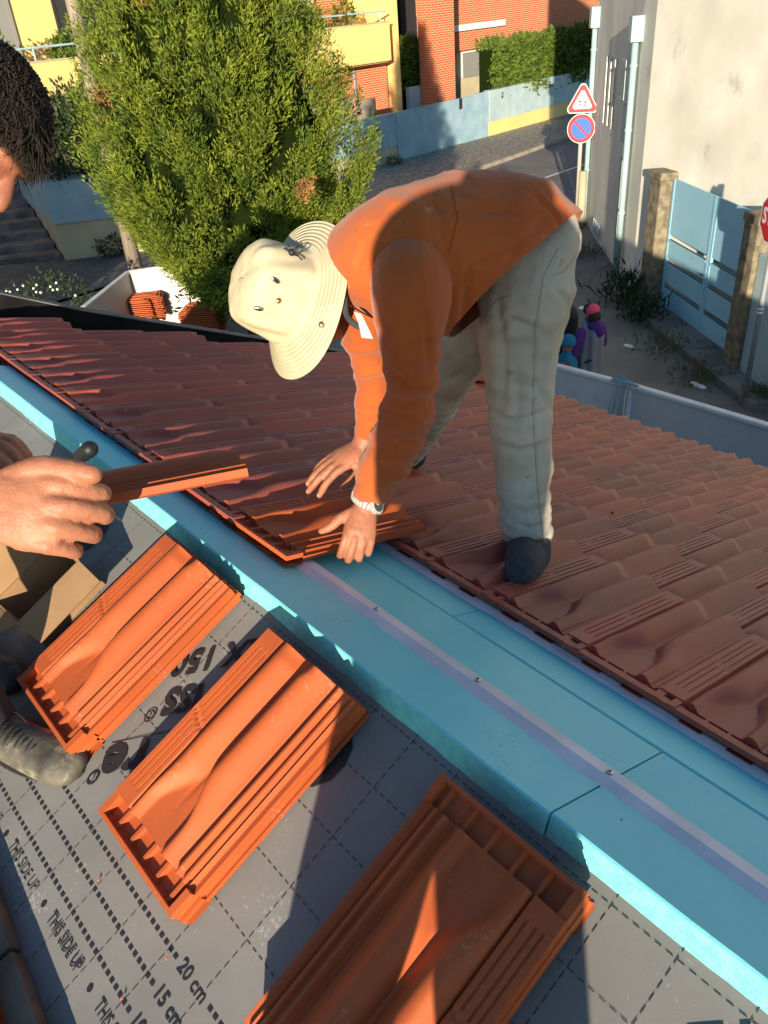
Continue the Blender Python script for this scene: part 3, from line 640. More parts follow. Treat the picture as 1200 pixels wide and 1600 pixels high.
CR = [([(605, 572), (640, 608), (665, 604)], .006, 4), ([(610, 620), (650, 635), (672, 628)], .004, 4), ([(617, 640), (660, 670), (680, 668)], .005, 4), ([(600, 690), (648, 690)], .003, 3), ([(600, 705), (640, 712)], .003, 3), ([(585, 722), (632, 738)], .003, 3), ([(575, 745), (615, 757)], .0025, 3),
      ([(660, 480), (668, 540), (672, 590)], .003, 5), ([(640, 660), (672, 700)], .003, 4),
      ([(558, 556), (600, 552)], .003, 3), ([(558, 578), (600, 570)], .0035, 3), ([(558, 598), (604, 588)], .003, 3), ([(557, 622), (606, 614)], .0035, 3), ([(557, 644), (606, 636)], .003, 3), ([(558, 660), (600, 658)], .002, 2.5)]
CT = [([(700, 400), (690, 340), (675, 300)], .004, 5), ([(690, 470), (760, 400), (870, 372)], .006, 6), ([(720, 520), (730, 440), (735, 400)], .005, 5), ([(560, 420), (570, 380), (560, 350)], .005, 4), ([(552, 440), (590, 420), (600, 380)], .004, 5), ([(780, 430), (810, 380), (850, 345)], .005, 5), ([(830, 300), (862, 330), (880, 362)], .005, 4), ([(850, 300), (874, 325), (888, 350)], .004, 4), ([(640, 300), (700, 330), (780, 330)], .003, 7), ([(740, 490), (790, 430), (880, 385)], .004, 4), ([(705, 300), (760, 330), (820, 330)], .003, 6)]
shirt = remesh('sleeves', mb, .0055, M['shirt'], man, 5, shf, CR)
cn = nrm(149*IR-160*IU*1.0); cn = cn if cn@IR > 0 else -cn
remesh('shirt', mb_t, .006, M['shirt'], man, 5, shf, CT, (at(882, 366, 1.7), cn))
# collar pieces
mb = MB(); mb.prism([at(553, 488, 1.50), at(565, 492, 1.50), at(583, 530, 1.48), at(565, 528, 1.48), at(560, 505, 1.49)], IT, .006)
part('collar', mb, M['white'], man)
mb = MB(); mb.blob([at(539, 460, 1.53), at(541, 490, 1.52), at(552, 505, 1.50), at(564, 512, 1.49)], [.005, .006, .006, .005]); part('neck_cord', mb, M['sock'], man, True)
# head, neck
mb = MB(); hc = at(474, 462, 1.74); hx = nrm(-.80*IR-.10*IU+.58*IT); hy = nrm(np.cross([0, 0, 1], hx)); hz_ = np.cross(hx, hy)
fd_ = nrm(-.12*IR-.92*IU-.30*IT)                                     # where the face looks: down at the tiles
fd_ = nrm(fd_-hx*(fd_@hx)); sd_ = np.cross(hx, fd_)
mb.ball(hc, (.105, .098, .078), [hx, fd_, sd_], 20, 14); mb.ball(hc-hx*.055+fd_*.03, (.07, .07, .060), [hx, fd_, sd_], 18, 12)
mb.ball(hc-hx*.02+fd_*.108, (.026, .02, .013), [hx, fd_, sd_]); mb.ball(hc-hx*.105+fd_*.070, (.022, .022, .028), [hx, fd_, sd_])
mb.ball(hc-hx*.065+fd_*.095, (.012, .014, .026), [hx, fd_, sd_])
for q in (-1, 1): mb.ball(hc-hx*.015-fd_*.01+sd_*q*.08, (.032, .018, .009), [hx, fd_, sd_])
mb.blob([hc-hx*.06-fd_*.02, at(520, 430, 1.73), at(570, 418, 1.72)], [.055, .056, .062])
remesh('head', mb, .005, M['skin'], man, 4)
for q in (-1, 1): mb = MB(); mb.ball(hc+hx*.008+fd_*.090+sd_*q*.031, .011); part('eye', mb, M['bright'], man, True)
mb = MB(); mb.ball(hc+hx*.012-fd_*.014, (.103, .094, .082), [hx, fd_, sd_], 20, 14); mb.ball(hc-hx*.045-fd_*.035, (.060, .060, .070), [hx, fd_, sd_], 18, 12); part('hair', mb, M['hair'], man, True)
# hat
hat_o = at(455, 463, 1.61); hn = nrm(-.80*IR+.16*IU+.60*IT); h1 = nrm(IU-hn*(IU@hn)); h2 = np.cross(hn, h1)
prof = [(.001, .118), (.03, .1185), (.055, .117), (.074, .111), (.084, .098), (.089, .07), (.093, .04), (.097, .012), (.1, .002), (.106, -.002), (.125, -.008), (.145, -.015), (.162, -.022), (.176, -.028), (.180, -.031), (.178, -.034), (.160, -.027), (.125, -.013), (.1, -.006)]
mb = MB(); sg = 72; vs = []
for r, h in prof:
    for k in range(sg):
        q = 2*math.pi*k/sg; br = max(0, (r-.1)/.08)
        # brim: flared up at one side, drooping at the other, slightly wavy
        dh = br*(.012*math.cos(q-.2)+.008*math.sin(2*q+.6)+.005*math.sin(3*q))
        rr = (min(r, .1)+max(0, r-.1)*.82)*(1+.03*math.cos(2*q))*(1+.012*math.sin(5*q+2)*(1-br))
        cr = (1-br)*(.006*mn.noise(Vector((math.cos(q)*3, math.sin(q)*3, h*30)))+(.004*math.sin(9*q+h*40) if .01 < h < .1 else 0))
        rr += cr; hh = h+dh+(0 if h < .1 else .006*mn.noise(Vector((r*30*math.cos(q), r*30*math.sin(q), 4))))
        vs.append((rr*math.cos(q)*.955, rr*math.sin(q)*.955, hh*.955))
n = len(prof); fs = [(i*sg+k, i*sg+(k+1) % sg, (i+1)*sg+(k+1) % sg, (i+1)*sg+k) for i in range(n-1) for k in range(sg)]+[tuple(range(sg))]
mb.add(vs, fs); hme = mb.mesh('hat'); hme.materials.append(M['hat'])
hat = link(bpy.data.objects.new('hat', hme)); hat.parent = man; hmx = frame_mx(hat_o, h1, h2, hn); ROOT[hat.name] = ROOT[man.name].inverted()@hmx; hat.matrix_local = ROOT[hat.name]
hme.polygons.foreach_set('use_smooth', [True]*len(hme.polygons)); sb = hat.modifiers.new('s', 'SUBSURF'); sb.levels = 1; sb.render_levels = 1
from mathutils.bvhtree import BVHTree
HBV = BVHTree.FromPolygons([hmx@v.co for v in hme.vertices], [tuple(p.vertices) for p in hme.polygons])
def hatpt(q, h, out=.001): r = np.interp(h, [.002, .012, .04, .07, .098, .111], [.1, .097, .093, .089, .084, .074])+out+.003; return hat_o+(h1*math.cos(q)+h2*math.sin(q))*r+hn*h, nrm(h1*math.cos(q)+h2*math.sin(q))
def on_hat(px, py, out=.0):
    """nearest crown point seen at this spot"""
    h_ = HBV.ray_cast(Vector(CAM.tolist()), Vector(nrm(ray(px, py)).tolist()))
    if h_[0] is not None: return np.array(h_[0])+np.array(h_[1])*.0012*(1 if h_[1].dot(Vector(IT.tolist())) > 0 else -1), np.array(h_[1])*(1 if h_[1].dot(Vector(IT.tolist())) > 0 else -1)
    best = None
    for q in np.linspace(-math.pi, math.pi, 181):
        for h in np.linspace(.01, .1, 25):
            p, nn_ = hatpt(q, h, out)
            if nn_@IT < .05: continue
            w = W2C@(p-CAM); d = (600+F*w[0]/w[2]-px)**2+(800+F*w[1]/w[2]-py)**2
            if best is None or d < best[0]: best = (d, p, nn_)
    return best[1], best[2]
for px_, py_ in ((430, 438), (404, 481)):
    p, nn_ = on_hat(px_, py_, .002); t = nrm(.75*IR-.5*IU); t = nrm(t-nn_*(t@nn_)); w_ = np.cross(nn_, t)
    mb = MB(); mb.tube([p, p+nn_*.003], [(.0045, .010), (.0038, .009)], 20, side=t); e = part('eyelet', mb, M['steel'], hat, True)
    mb = MB(); mb.tube([p+nn_*.0028, p+nn_*.0036], [(.0025, .0068), (.0025, .0068)], 20, side=t); part('eyelet_hole', mb, M['dark'], hat, True)
for px_, py_ in ((435, 470),):
    p, nn_ = on_hat(px_, py_, .002); mb = MB(); mb.tube([p, p+nn_*.002], [.0055, .0045], 14); part('button', mb, M['brass'], hat, True)
mb = MB(); mb.tube([*[on_hat(503, 507)[0]+IT*k for k in (0, .003)]], [.0065, .005], 14); part('button', mb, M['brass'], hat, True)
p, nn_ = on_hat(455, 394, .0); k_ = on_hat(456, 396)[0]+IT*.004
mb = MB(); mb.ball(k_, .007)
for L in ([(456, 392), (444, 384), (450, 380), (457, 388)], [(457, 391), (466, 380), (474, 384), (468, 391), (458, 393)], [(457, 393), (466, 396), (472, 402)]):
    dk_ = (W2C@(k_-CAM))[2]; mb.tube([at(x, y+4, dk_-.004) for x, y in L], .0016, 8)
part('cord_knot', mb, M['rubber'], hat, True)
# hands
T3 = [((.55, .75, -.15), .040, .0125), ((.85, .35, -.25), .032, .0105), ((.95, .1, -.25), .026, .0085)]
hand('right_hand', at(572, 790, 1.81), -.22*IR-1.0*IU+.15*IT, .15*IR+.25*IU+IT, True, [(.5, .9, .6), (.55, .9, .6), (.6, .9, .6), (.7, .9, .6)],
     [((.60, .70, .0), .036, .013), ((.75, .55, -.2), .032, .011), ((.55, .75, -.35), .026, .0088)], M['skin'], man, .92, .6,
     forearm=([at(584, 755, 1.775), at(592, 735, 1.75)], [(.030, .026), (.034, .03)]))
hand('left_hand', at(566, 697, 2.08), -.80*IR-.52*IU+.05*IT, .10*IR+.85*IU+.75*IT, False, [(.25, .25, .15), (.15, .2, .15), (.15, .25, .15), (.2, .25, .15)],
     [((.60, .55, -.35), .038, .013), ((.9, .2, -.2), .033, .0105), ((1., .1, -.15), .026, .0088)], M['skin'], man, .98, .7,
     forearm=([at(574, 672, 2.07), at(578, 650, 2.06)], [(.030, .026), (.034, .03)]))
# watch
wc = at(575, 779, 1.795); wd = nrm(at(572, 790, 1.81)-at(590, 745, 1.76)); wa = nrm(IT-wd*(IT@wd)); wb = np.cross(wd, wa)
watch = thing('watch_tmp', (0, 0, 0), None, None); bpy.data.objects.remove(watch); ROOT.pop('watch_tmp')
mb = MB(); nl = 26
strap = None
for k in range(nl):
    q = 2*math.pi*k/nl; c = wc+wa*math.cos(q)*.030+wb*math.sin(q)*.037; tn = nrm(-wa*math.sin(q)*.030+wb*math.cos(q)*.034); rn = np.cross(wd, tn)
    mb.box((-.0034, -.0085, -.0013), (.0034, .0085, .0013), c, [tn, wd, rn]); mb.box((-.0026, -.0035, -.002), (.0026, .0035, .002), c+tn*.0015, [tn, wd, rn])
strap = part('wristwatch', mb, M['bracelet'], man, bevel=.0004)
fc = at(589, 790, 1.765); fn = nrm(.75*IR+.15*IU+.62*IT); mb = MB(); mb.tube([fc-fn*.006, fc+fn*.003, fc+fn*.004], [.019, .0195, .016], 28); part('case', mb, M['bracelet'], strap, 30)
mb = MB(); mb.tube([fc+fn*.0042, fc+fn*.0047], [.0145, .0145], 28); part('dial', mb, M['glass'], strap)
mb = MB(); a_ = nrm(IU-fn*(IU@fn)); b_ = np.cross(fn, a_); mb.box((-.0005, 0, 0), (.0005, .011, .0004), fc+fn*.005, [b_, a_, fn]); mb.box((-.0006, 0, 0), (.0006, .008, .0004), fc+fn*.0054, [a_, nrm(b_+a_*.3), fn]); part('watch_hands', mb, M['bright'], strap)
# socks
mb = MB(); mb.blob([at(826, 838, 2.08), at(824, 866, 2.05), at(818, 884, 1.97), at(814, 894, 1.91)], [(.056, .050), (.062, .052), (.064, .050), (.054, .036)], side=VD, seg=18)
remesh('sock', mb, .005, M['sock'], man, 6, lambda c: .0015*mn.noise(Vector(c*40)))
mb = MB(); mb.blob([at(645, 712, 2.60), at(615, 722, 2.58), at(585, 716, 2.52), at(566, 712, 2.47)], [(.045, .045), (.052, .05), (.044, .045), (.030, .038)], side=VD, seg=18)
remesh('sock', mb, .005, M['sock'], man, 6)
# tile he lays at the end of the top row, its side rib sunlit
o_, ex, ey, ez = roof_tile_mx(-.829, -.389)
o_ = o_-ez*.004; ex = nrm(ex+ez*.012); ez = nrm(np.cross(ex, ey))
put_tile(TILE, frame_mx(o_, ex, ey, ez), 'terracotta tile being laid under the watch hand at the end of the top row')
# ---- the left worker, partly outside the frame
lw = thing('person', mem(-.2, -.75), 'dark haired worker at the left picture edge holding out a tile over the membrane', 'person')
ph = []
hd = at(-52, 200, 1.20); up = nrm([.10, .12, 1.]); fdir = nrm(.62*IR-.78*IU-.05*IT); fdir = nrm(fdir); upd = nrm(.72*IU+.60*IR*.6); upd = nrm(upd-fdir*(upd@fdir)); sdd = np.cross(upd, fdir); AX = [fdir, sdd, upd]
mb = MB()
mb.ball(hd, (.098, .078, .105), AX, 24, 16); mb.ball(hd+fdir*.028-upd*.055, (.072, .062, .072), AX, 20, 14)
mb.blob([hd+fdir*.090+upd*.010, hd+fdir*.112-upd*.022, hd+fdir*.118-upd*.034], [.009, .013, .012]); mb.ball(hd+fdir*.095-upd*.066, (.014, .024, .010), AX); mb.ball(hd+fdir*.090-upd*.105, (.022, .024, .02), AX)
mb.ball(hd+fdir*.084+upd*.022, (.016, .05, .010), AX)
for q in (-1, 1): mb.ball(hd-fdir*.005-upd*.020+sdd*q*.078, (.018, .008, .032), AX)
mb.blob([hd-upd*.05-fdir*.02, hd-upd*.15-fdir*.06, at(-150, 330, 1.30)], [.055, .056, .065])
remesh('head', mb, .0045, M['skin'], lw, 4)
for q in (-1, 1): mb = MB(); mb.ball(hd+fdir*.080+upd*.002+sdd*q*.031, .0095); part('eye', mb, M['bright'], lw, True)
mb = MB(); mb.ball(hd+upd*.022-fdir*.012, (.107, .088, .103), AX, 24, 16)
rs = np.random.default_rng(3)
for k in range(6500):
    q = rs.uniform(0, 2*math.pi); z_ = rs.uniform(-.1, 1); w_ = math.sqrt(max(0, 1-z_*z_)); c = np.array([math.cos(q)*w_, math.sin(q)*w_, z_])
    if c[0] > .55 and c[2] < .3: continue
    p = hd+upd*.022-fdir*.012+fdir*c[0]*.107+sdd*c[1]*.088+upd*c[2]*.103; o_n = nrm(fdir*c[0]+sdd*c[1]+upd*c[2]); t_ = nrm(np.cross(o_n, rs.normal(size=3)))
    t_ = nrm(t_*.6-upd*.8+fdir*.3); t_ = nrm(t_+rs.normal(size=3)*.25); mb.tube([p-t_*.01, p+o_n*.003+t_*.018, p+o_n*(.002+.007*rs.uniform())+t_*.046], [.0012, .0011, .0002], 4)
part('hair', mb, M['hair'], lw, True)
mb = MB(); mb.blob([hd+fdir*.108-upd*.052+sdd*-.02, hd+fdir*.112-upd*.050, hd+fdir*.108-upd*.052+sdd*.02], [.004, .006, .004]); part('moustache', mb, M['hair'], lw, True)
mb = MB()
mb.blob([at(-330, 560, 1.42), at(-280, 470, 1.38), at(-200, 400, 1.32)], [(.15, .17), (.17, .19), (.13, .17)], side=VD, seg=22)
mb.blob([at(-190, 410, 1.22), at(-260, 620, 1.05), at(-130, 770, 1.0)], [.07, .055, .042]); mb.blob([at(-210, 440, 1.5), at(-240, 600, 1.25), at(-120, 665, 1.08)], [.07, .055, .042])
remesh('jacket', mb, .009, M['jeans'], lw, 5, lambda c: .005*mn.noise(Vector(c*14)))
b1 = mem(-.235, -.62, .05); b2 = mem(-.17, -.95, .05); hipp = at(-360, 620, 1.45)
mb = MB(); mb.blob([hipp+IU*.03, hipp, (hipp+b1)/2+nrm([.3, -.2, .3])*.10, b1+[-.14, -.02, .22], b1+[-.13, -.01, .04]], [.14, .12, .08, .062, .062], seg=18)
mb.blob([hipp-V*.12, (hipp+b2)/2+nrm([.2, -.2, .3])*.10-V*.08, b2+[-.12, -.02, .2], b2+[-.12, -.01, .04]], [.12, .08, .062, .062], seg=18)
remesh('work_trousers', mb, .009, M['jeans'], lw, 5, lambda c: .005*mn.noise(Vector(c*14)))
hand('near_hand', at(-42, 790, .99), 1.0*IR-.12*IU+.05*IT, .10*IR+.12*IU+IT, False, [(.75, 1.15, .5), (.85, 1.1, .5), (.95, 1.05, .5), (1.05, 1.0, .5)],
     [((.85, .42, .10), .044, .015), ((.98, .10, .05), .034, .0125), ((1., -.06, .0), .026, .0108)], M['skin2'], lw, 1.19, .35, vox=.0026,
     forearm=([at(-90, 784, 1.0), at(-160, 792, 1.0)], [(.031, .026), (.036, .034)]))
hand('far_hand', at(-80, 690, 1.22), .95*IR-.12*IU+.1*IT, .05*IR+1.0*IU+.55*IT, True, [(.9, .9, .5)]*4,
     [((.75, .42, .0), .040, .0135), ((.95, -.05, .05), .034, .0118), ((1., -.12, .0), .028, .0100)], M['skin2'], lw, 1.0, .6, vox=.003,
     forearm=([at(-80, 668, 1.01), at(-140, 662, 1.05)], [(.031, .026), (.036, .034)]))
def boot(base, ang, nm):
    d = V*math.cos(ang)+U*math.sin(ang); e = np.cross(N, d)
    mb = MB(); mb.blob([base-d*.14+N*.09, base-d*.13+N*.05, base-d*.05+N*.052, base+d*.04+N*.036, base+d*.10+N*.030, base+d*.135+N*.026], [(.045, .05), (.044, .046), (.046, .044), (.049, .034), (.050, .029), (.040, .022)], side=N, seg=22)
    bo = remesh('boot', mb, .004, M['boot'], lw, 6, lambda c: .0012*mn.noise(Vector(c*50))+.0018*mn.noise(Vector(c*22)))
    # sole
    P = [base+d*(-.03+.175*math.cos(q)*(1 if math.cos(q) > 0 else .85))+e*(.053*math.sin(q)) for q in np.linspace(0, 2*math.pi, 33)[:-1]]
    m_ = MB(); m_.prism(P, N, .012); part('sole', m_, M['sole'], bo)
    for k in range(5):
        c = base+d*(-.055+.024*k)+N*(.100-.009*k); m_ = MB(); m_.blob([c-e*.030-N*.012, c-e*.012+N*.003, c+e*.012+N*.003, c+e*.030-N*.012], [.003]*4, seg=8); part('lace', m_, M['rubber'], bo, True)
        c2 = c+d*.013; m_ = MB(); m_.blob([c-e*.028-N*.010, c2+N*.004, c2+e*.026-N*.012], [.0026]*3, seg=8); part('lace', m_, M['rubber'], bo, True)
    for s_ in (-1, 1):
        m_ = MB()
        for k in range(26):
            t = k/25; c = base+d*(-.055+.085*t)+e*s_*(.047-.030*t**2)+N*(.070-.004*t); m_.ball(c, .0013, seg=5, rings=3)
        part('stitching', m_, M['hat'], bo)
boot(mem(-.205, -.655), math.radians(20), 'a'); boot(mem(-.215, -.985), math.radians(24), 'b')
# tile he is holding, seen nearly edge-on
pr_, pl_ = at(388, 741, 1.14), at(-5, 818, 1.06)
ey = nrm(pr_-pl_); r0 = nrm(ray(190, 778)); ez0 = np.cross(ey, r0); ez0 = ez0 if ez0@IU > 0 else -ez0; ez0 = nrm(ez0); away = nrm(np.cross(ez0, ey)); away = away if away@r0 > 0 else -away
ta = math.radians(3.0); ez = ez0*math.cos(ta)-away*math.sin(ta); ex = nrm(np.cross(ey, ez))
put_tile(TILE, frame_mx(pr_-ey*.44-ex*.273, ex, ey, ez), 'terracotta tile held out level in both hands of the worker at left')
# ---- photographer standing behind the camera (casts the long shadow)
pg = thing('person', (.86, -.62, -.25), 'photographer crouching behind the camera whose long shadow falls on the ridge and the roofer', 'person')
mb = MB(); q0 = np.array([.94, -.66, 0.])
mb.blob([q0+[0, 0, .47], q0+[0, 0, .60], q0+[0, .02, .82], q0+[.02, .03, 1.0]], [(.225, .12), (.24, .13), (.22, .13), (.20, .12)], side=np.array([0, 1., 0]), seg=22)
mb.ball(q0+[.035, .02, 1.09], (.255, .13, .15), None, 20, 14)
mb.blob([q0+[.24, .04, 1.0], q0+[.25, .06, .70], q0+[.06, .16, .90]], [.06, .05, .038]); mb.blob([q0+[-.16, .04, 1.03], q0+[-.20, .10, .96], q0+[-.14, .17, 1.02]], [.06, .045, .034])
remesh('jacket', mb, .012, M['jeans'], pg, 4)
mb = MB()
mb.blob([q0+[-.11, 0, .44], q0+[-.30, .08, .14], q0+[-.32, .02, -.22]], [.11, .085, .06]); mb.blob([q0+[.10, 0, .44], q0+[.07, .06, .12], q0+[.06, .02, -.22]], [.11, .095, .07])
remesh('trousers', mb, .012, M['jeans'], pg, 4)
mb = MB(); mb.ball(q0+[.07, .05, 1.18], (.080, .095, .115), None, 20, 14); mb.blob([q0+[.06, .02, 1.02], q0+[.07, .04, 1.12]], [.055, .052]); remesh('head', mb, .01, M['skin2'], pg, 3)
mb = MB(); mb.ball(q0+[.07, .035, 1.20], (.088, .095, .112), None, 20, 14); part('hair', mb, M['hair'], pg, True)
# tool belt debris: small orange chips on the membrane
for (x, y) in ((155, 1375), (262, 1498), (192, 1560), (413, 1310)):
    p = onz(x, y, 0); r = ray(x, y); t = ((-CAM)@N)/(r@N); c = CAM+r*t+N*.002; mb = MB(); d = rng.normal(size=3)*.002
    mb.add([c+U*.004, c+V*.003, c-U*.003+V*.001, c+N*.004-V*.001], [(0, 1, 3), (1, 2, 3), (2, 0, 3), (0, 2, 1)]); o = part('tile_chip', mb, M['tile']); tag(o, 'small orange tile chip lying on the grey membrane', 'tile chip', 'tile chips scattered on the membrane')

from mathutils.bvhtree import BVHTree
def seam(o, L, r, m, name, parent, lift=.0008, n=14):
    me = o.data; M4 = Matrix.Identity(4); q_ = o
    while q_ is not None: M4 = ROOT.get(q_.name, Matrix.Identity(4))@M4; q_ = q_.parent
    bv = BVHTree.FromPolygons([M4@v.co for v in me.vertices], [tuple(p.vertices) for p in me.polygons]); P = []
    for i in range(len(L)-1):
        for k in range(n):
            t = k/n; x = L[i][0]*(1-t)+L[i+1][0]*t; y = L[i][1]*(1-t)+L[i+1][1]*t; d = Vector(nrm(ray(x, y)).tolist()); h, nn, _, _ = bv.ray_cast(Vector(CAM.tolist()), d)
            if h is not None: P.append(np.array(h)+np.array(nn)*lift)
    if len(P) > 3: mb = MB(); mb.tube(P, r, 6); return part(name, mb, m, parent, True)
mo = {c.name.split('.')[0]: c for c in man.children}
M['seam'] = mat('seam_thread', (.40, .37, .29), .9); M['seamo'] = mat('shirt_seam', (.34, .075, .012), .9)
for L in ([(872, 388), (850, 430), (836, 520), (832, 640), (840, 760), (850, 850)], [(898, 402), (880, 425), (862, 432)], [(752, 510), (775, 470), (800, 462)], [(780, 862), (812, 872), (850, 868)]):
    seam(mo['trousers'], L, .0011, M['seam'], 'seam', mo['trousers'])
for L in ([(700, 545), (740, 512), (800, 462), (850, 412), (888, 374)], [(705, 290), (715, 340), (700, 400)]): seam(mo['shirt'], L, .0010, M['seamo'], 'seam', mo['shirt'])


# ------------------------------------------------------------------ ground, street, pavements
def struct(name, mb, m, smooth=False):
    o = part(name, mb, m, None, smooth); o['kind'] = 'structure'; return o
mb = MB(); mb.box((-150, -120, -.2), (90, 160, 0), (0, 0, GZ)); struct('ground', mb, M['concrete'])
FL = [(-18.9, -2), (-19.3, 6.42), (-20.35, 11.5), (-21.3, 17.0), (-21.51, 19.13), (-21.9, 24.0), (-22.6, 30.1), (-23.6, 40), (-24.5, 60)]       # boundary wall line
KB = [(-15.6, -2), (-16.2, 6), (-17.0, 13), (-18.36, 21.4), (-19.26, 25.9), (-20.2, 33), (-21.5, 60)]           # kerb line
def sheet(lineA, lineB, z, t, name, m):
    ys = np.linspace(-2, 60, 63); xa = np.interp(ys, [p[1] for p in lineA], [p[0] for p in lineA]); xb = np.interp(ys, [p[1] for p in lineB], [p[0] for p in lineB])
    mb = MB(); P = []
    for y, a, b in zip(ys, xa, xb): P += [(a, y, z-t), (a, y, z), (b, y, z), (b, y, z-t)]
    mb.add(P, [(i*4+k, i*4+(k+1) % 4, i*4+4+(k+1) % 4, i*4+4+k) for i in range(62) for k in range(4)]); return struct(name, mb, m)
off = lambda L, d: [(x+d, y) for x, y in L]
road = sheet(KB, off(KB, 8.2), GZ+.006, .004, 'road', M['asphalt'])
sheet(off(KB, -.0), off(KB, -.18), GZ+.13, .12, 'kerb', M['kerb'])
sheet(off(KB, -.181), off(FL, -1.5), GZ+.122, .12, 'pavement', M['cobble'])
mb = MB()
for a, b in (((-15.53, 19.67), (-15.78, 22.5)), ((-15.3, 14.5), (-15.45, 17.2)), ((-16.0, 25.0), (-16.3, 28.0))):
    a = np.array([*a, GZ+.010]); b = np.array([*b, GZ+.010]); e = np.array([.05, 0, 0]); mb.add([a-e, a+e, b+e, b-e], [(0, 1, 2, 3)])
struct('road_marking', mb, M['bright'])
mb = MB(); mb.prism([(-21.0, 2.0, GZ+.124), (-15.8, 2.0, GZ+.124), (-14.6, 9.5, GZ+.124), (-18.9, 9.8, GZ+.124)], (0, 0, 1), .006); struct('shade_toned_pavement', mb, M['cobbled'])  # patch of darker cobbles painting in the shade by the steps
mb = MB(); mb.prism([(-8.6, 13.2, GZ+.004), (-9.8, 12.6, GZ+.004), (-7.0, 9.0, GZ+.004), (-1, 6.0, GZ+.004), (1.5, 7.4, GZ+.004), (-3.8, 9.9, GZ+.004), (-6.6, 11.9, GZ+.004)], (0, 0, 1), .01); struct('alley', mb, M['asphalt'])
# kerb slab in front of the gate
mb = MB(); g0 = np.array([-6.64, 11.96, 0]); gd = nrm([2.15, -1.41, 0]); gn = np.array([gd[1], -gd[0], 0]); gn = gn if gn[1] < 0 else -gn
for i in range(4): mb.box((.15+i*.98, -.30, 0), (1.11+i*.98, .55, .13), g0+[0, 0, GZ], [gd, gn, [0, 0, 1]])
o = struct('kerb_slab', mb, M['kerb']); o.data.materials[0] = M['concrete']
# ------------------------------------------------------------------ foliage helpers
def leaves(name, centres, normals, size, mat_, parent=None, per=3, droop=.2, seed=0, aspect=.28, jitter=1.0):
    r = np.random.default_rng(seed); n = len(centres); C = np.repeat(centres, per, 0); Nn = np.repeat(normals, per, 0); m = n*per
    d = Nn+r.normal(size=(m, 3))*.75*jitter; d[:, 2] += .35-droop*0; d /= np.linalg.norm(d, axis=1)[:, None]
    w = np.cross(d, r.normal(size=(m, 3))); w /= np.linalg.norm(w, axis=1)[:, None]
    sz = size*r.uniform(.55, 1.35, (m, 1)); C = C+r.normal(size=(m, 3))*size*.5
    v = np.empty((m, 4, 3)); v[:, 0] = C; v[:, 1] = C+d*sz*.55+w*sz*aspect; v[:, 2] = C+d*sz*1.15; v[:, 3] = C+d*sz*.5-w*sz*aspect
    me = npmesh(name, v.reshape(-1, 3), np.arange(m*4).reshape(-1, 4)); return part(name, me, mat_, parent)
# ------------------------------------------------------------------ conifer
tc_ = at(352, 225, 9.6); tx, ty = tc_[0], tc_[1]
tree = thing('conifer_tree', (tx, ty, GZ), 'large bright green cypress tree rising behind the black parapet', 'tree')
def crown_r(z, q):
    """radius of the crown at height z"""
    t = np.clip((z-(-2.15))/(4.6+2.15), 0, 1)
    r = 1.50*np.interp(t, [0, .06, .14, .25, .33, .42, .5, .7, 1], [.32, .60, .92, 1.08, .99, .84, .70, .42, .05])
    return r*(1+.10*np.sin(q*3+z*1.3)+.07*np.sin(q*7-z*2.7))
r = np.random.default_rng(11); n = 15000
zz = -2.15+6.75*r.uniform(0, 1, n)**1.15; qq = r.uniform(0, 2*math.pi, n)
# clumps: many pointed plumes
npl = 1150; pz = -2.1+6.4*r.uniform(0, 1, npl)**1.2; pq = r.uniform(0, 2*math.pi, npl); pr = crown_r(pz, pq)
pc = np.stack([tx+pr*np.cos(pq)*.86, ty+pr*np.sin(pq)*.86, pz], 1); pd = np.stack([np.cos(pq)*.55, np.sin(pq)*.55, np.full(npl, .85)], 1); pd /= np.linalg.norm(pd, axis=1)[:, None]
Cc = []; Nn_ = []
for i in range(npl):
    k = 66; t = r.uniform(0, 1, k); L_ = .50*r.uniform(.8, 1.35); rad = .145*np.sqrt(t+.05)*(1.1-t)*1.9
    a = r.normal(size=(k, 3)); a -= pd[i]*(a@pd[i])[:, None]; a /= np.linalg.norm(a, axis=1)[:, None]
    c = pc[i]+pd[i]*(t*L_-.15)[:, None]+a*(rad*r.uniform(.55, 1, k))[:, None]; Cc.append(c); Nn_.append(a*.75+pd[i]*.9+np.array([pd[i][0], pd[i][1], 0])*.3)
Cc = np.concatenate(Cc); Nn_ = np.concatenate(Nn_); leaves('crown', Cc, Nn_, .050, M['leaf'], tree, 3, 0, 1, .14, .7)
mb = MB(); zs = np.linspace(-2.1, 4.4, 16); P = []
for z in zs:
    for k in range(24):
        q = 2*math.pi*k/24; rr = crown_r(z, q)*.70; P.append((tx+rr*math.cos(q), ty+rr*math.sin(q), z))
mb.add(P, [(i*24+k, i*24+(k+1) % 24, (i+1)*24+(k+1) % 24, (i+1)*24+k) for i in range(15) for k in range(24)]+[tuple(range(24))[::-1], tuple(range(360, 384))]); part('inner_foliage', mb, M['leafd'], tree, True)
mb = MB(); mb.tube([(tx, ty, GZ), (tx+.03, ty, -2.8), (tx, ty, -1.5), (tx, ty, 3.5)], [.17, .14, .12, .02], 12); part('trunk', mb, M['bark'], tree, True)
for k in range(6):
    q = k*1.05; mb = MB(); mb.tube([(tx, ty, -2.3+k*.3), (tx+.7*math.cos(q), ty+.7*math.sin(q), -1.9+k*.3)], [.05, .02], 8); part('limb', mb, M['bark'], tree, True)
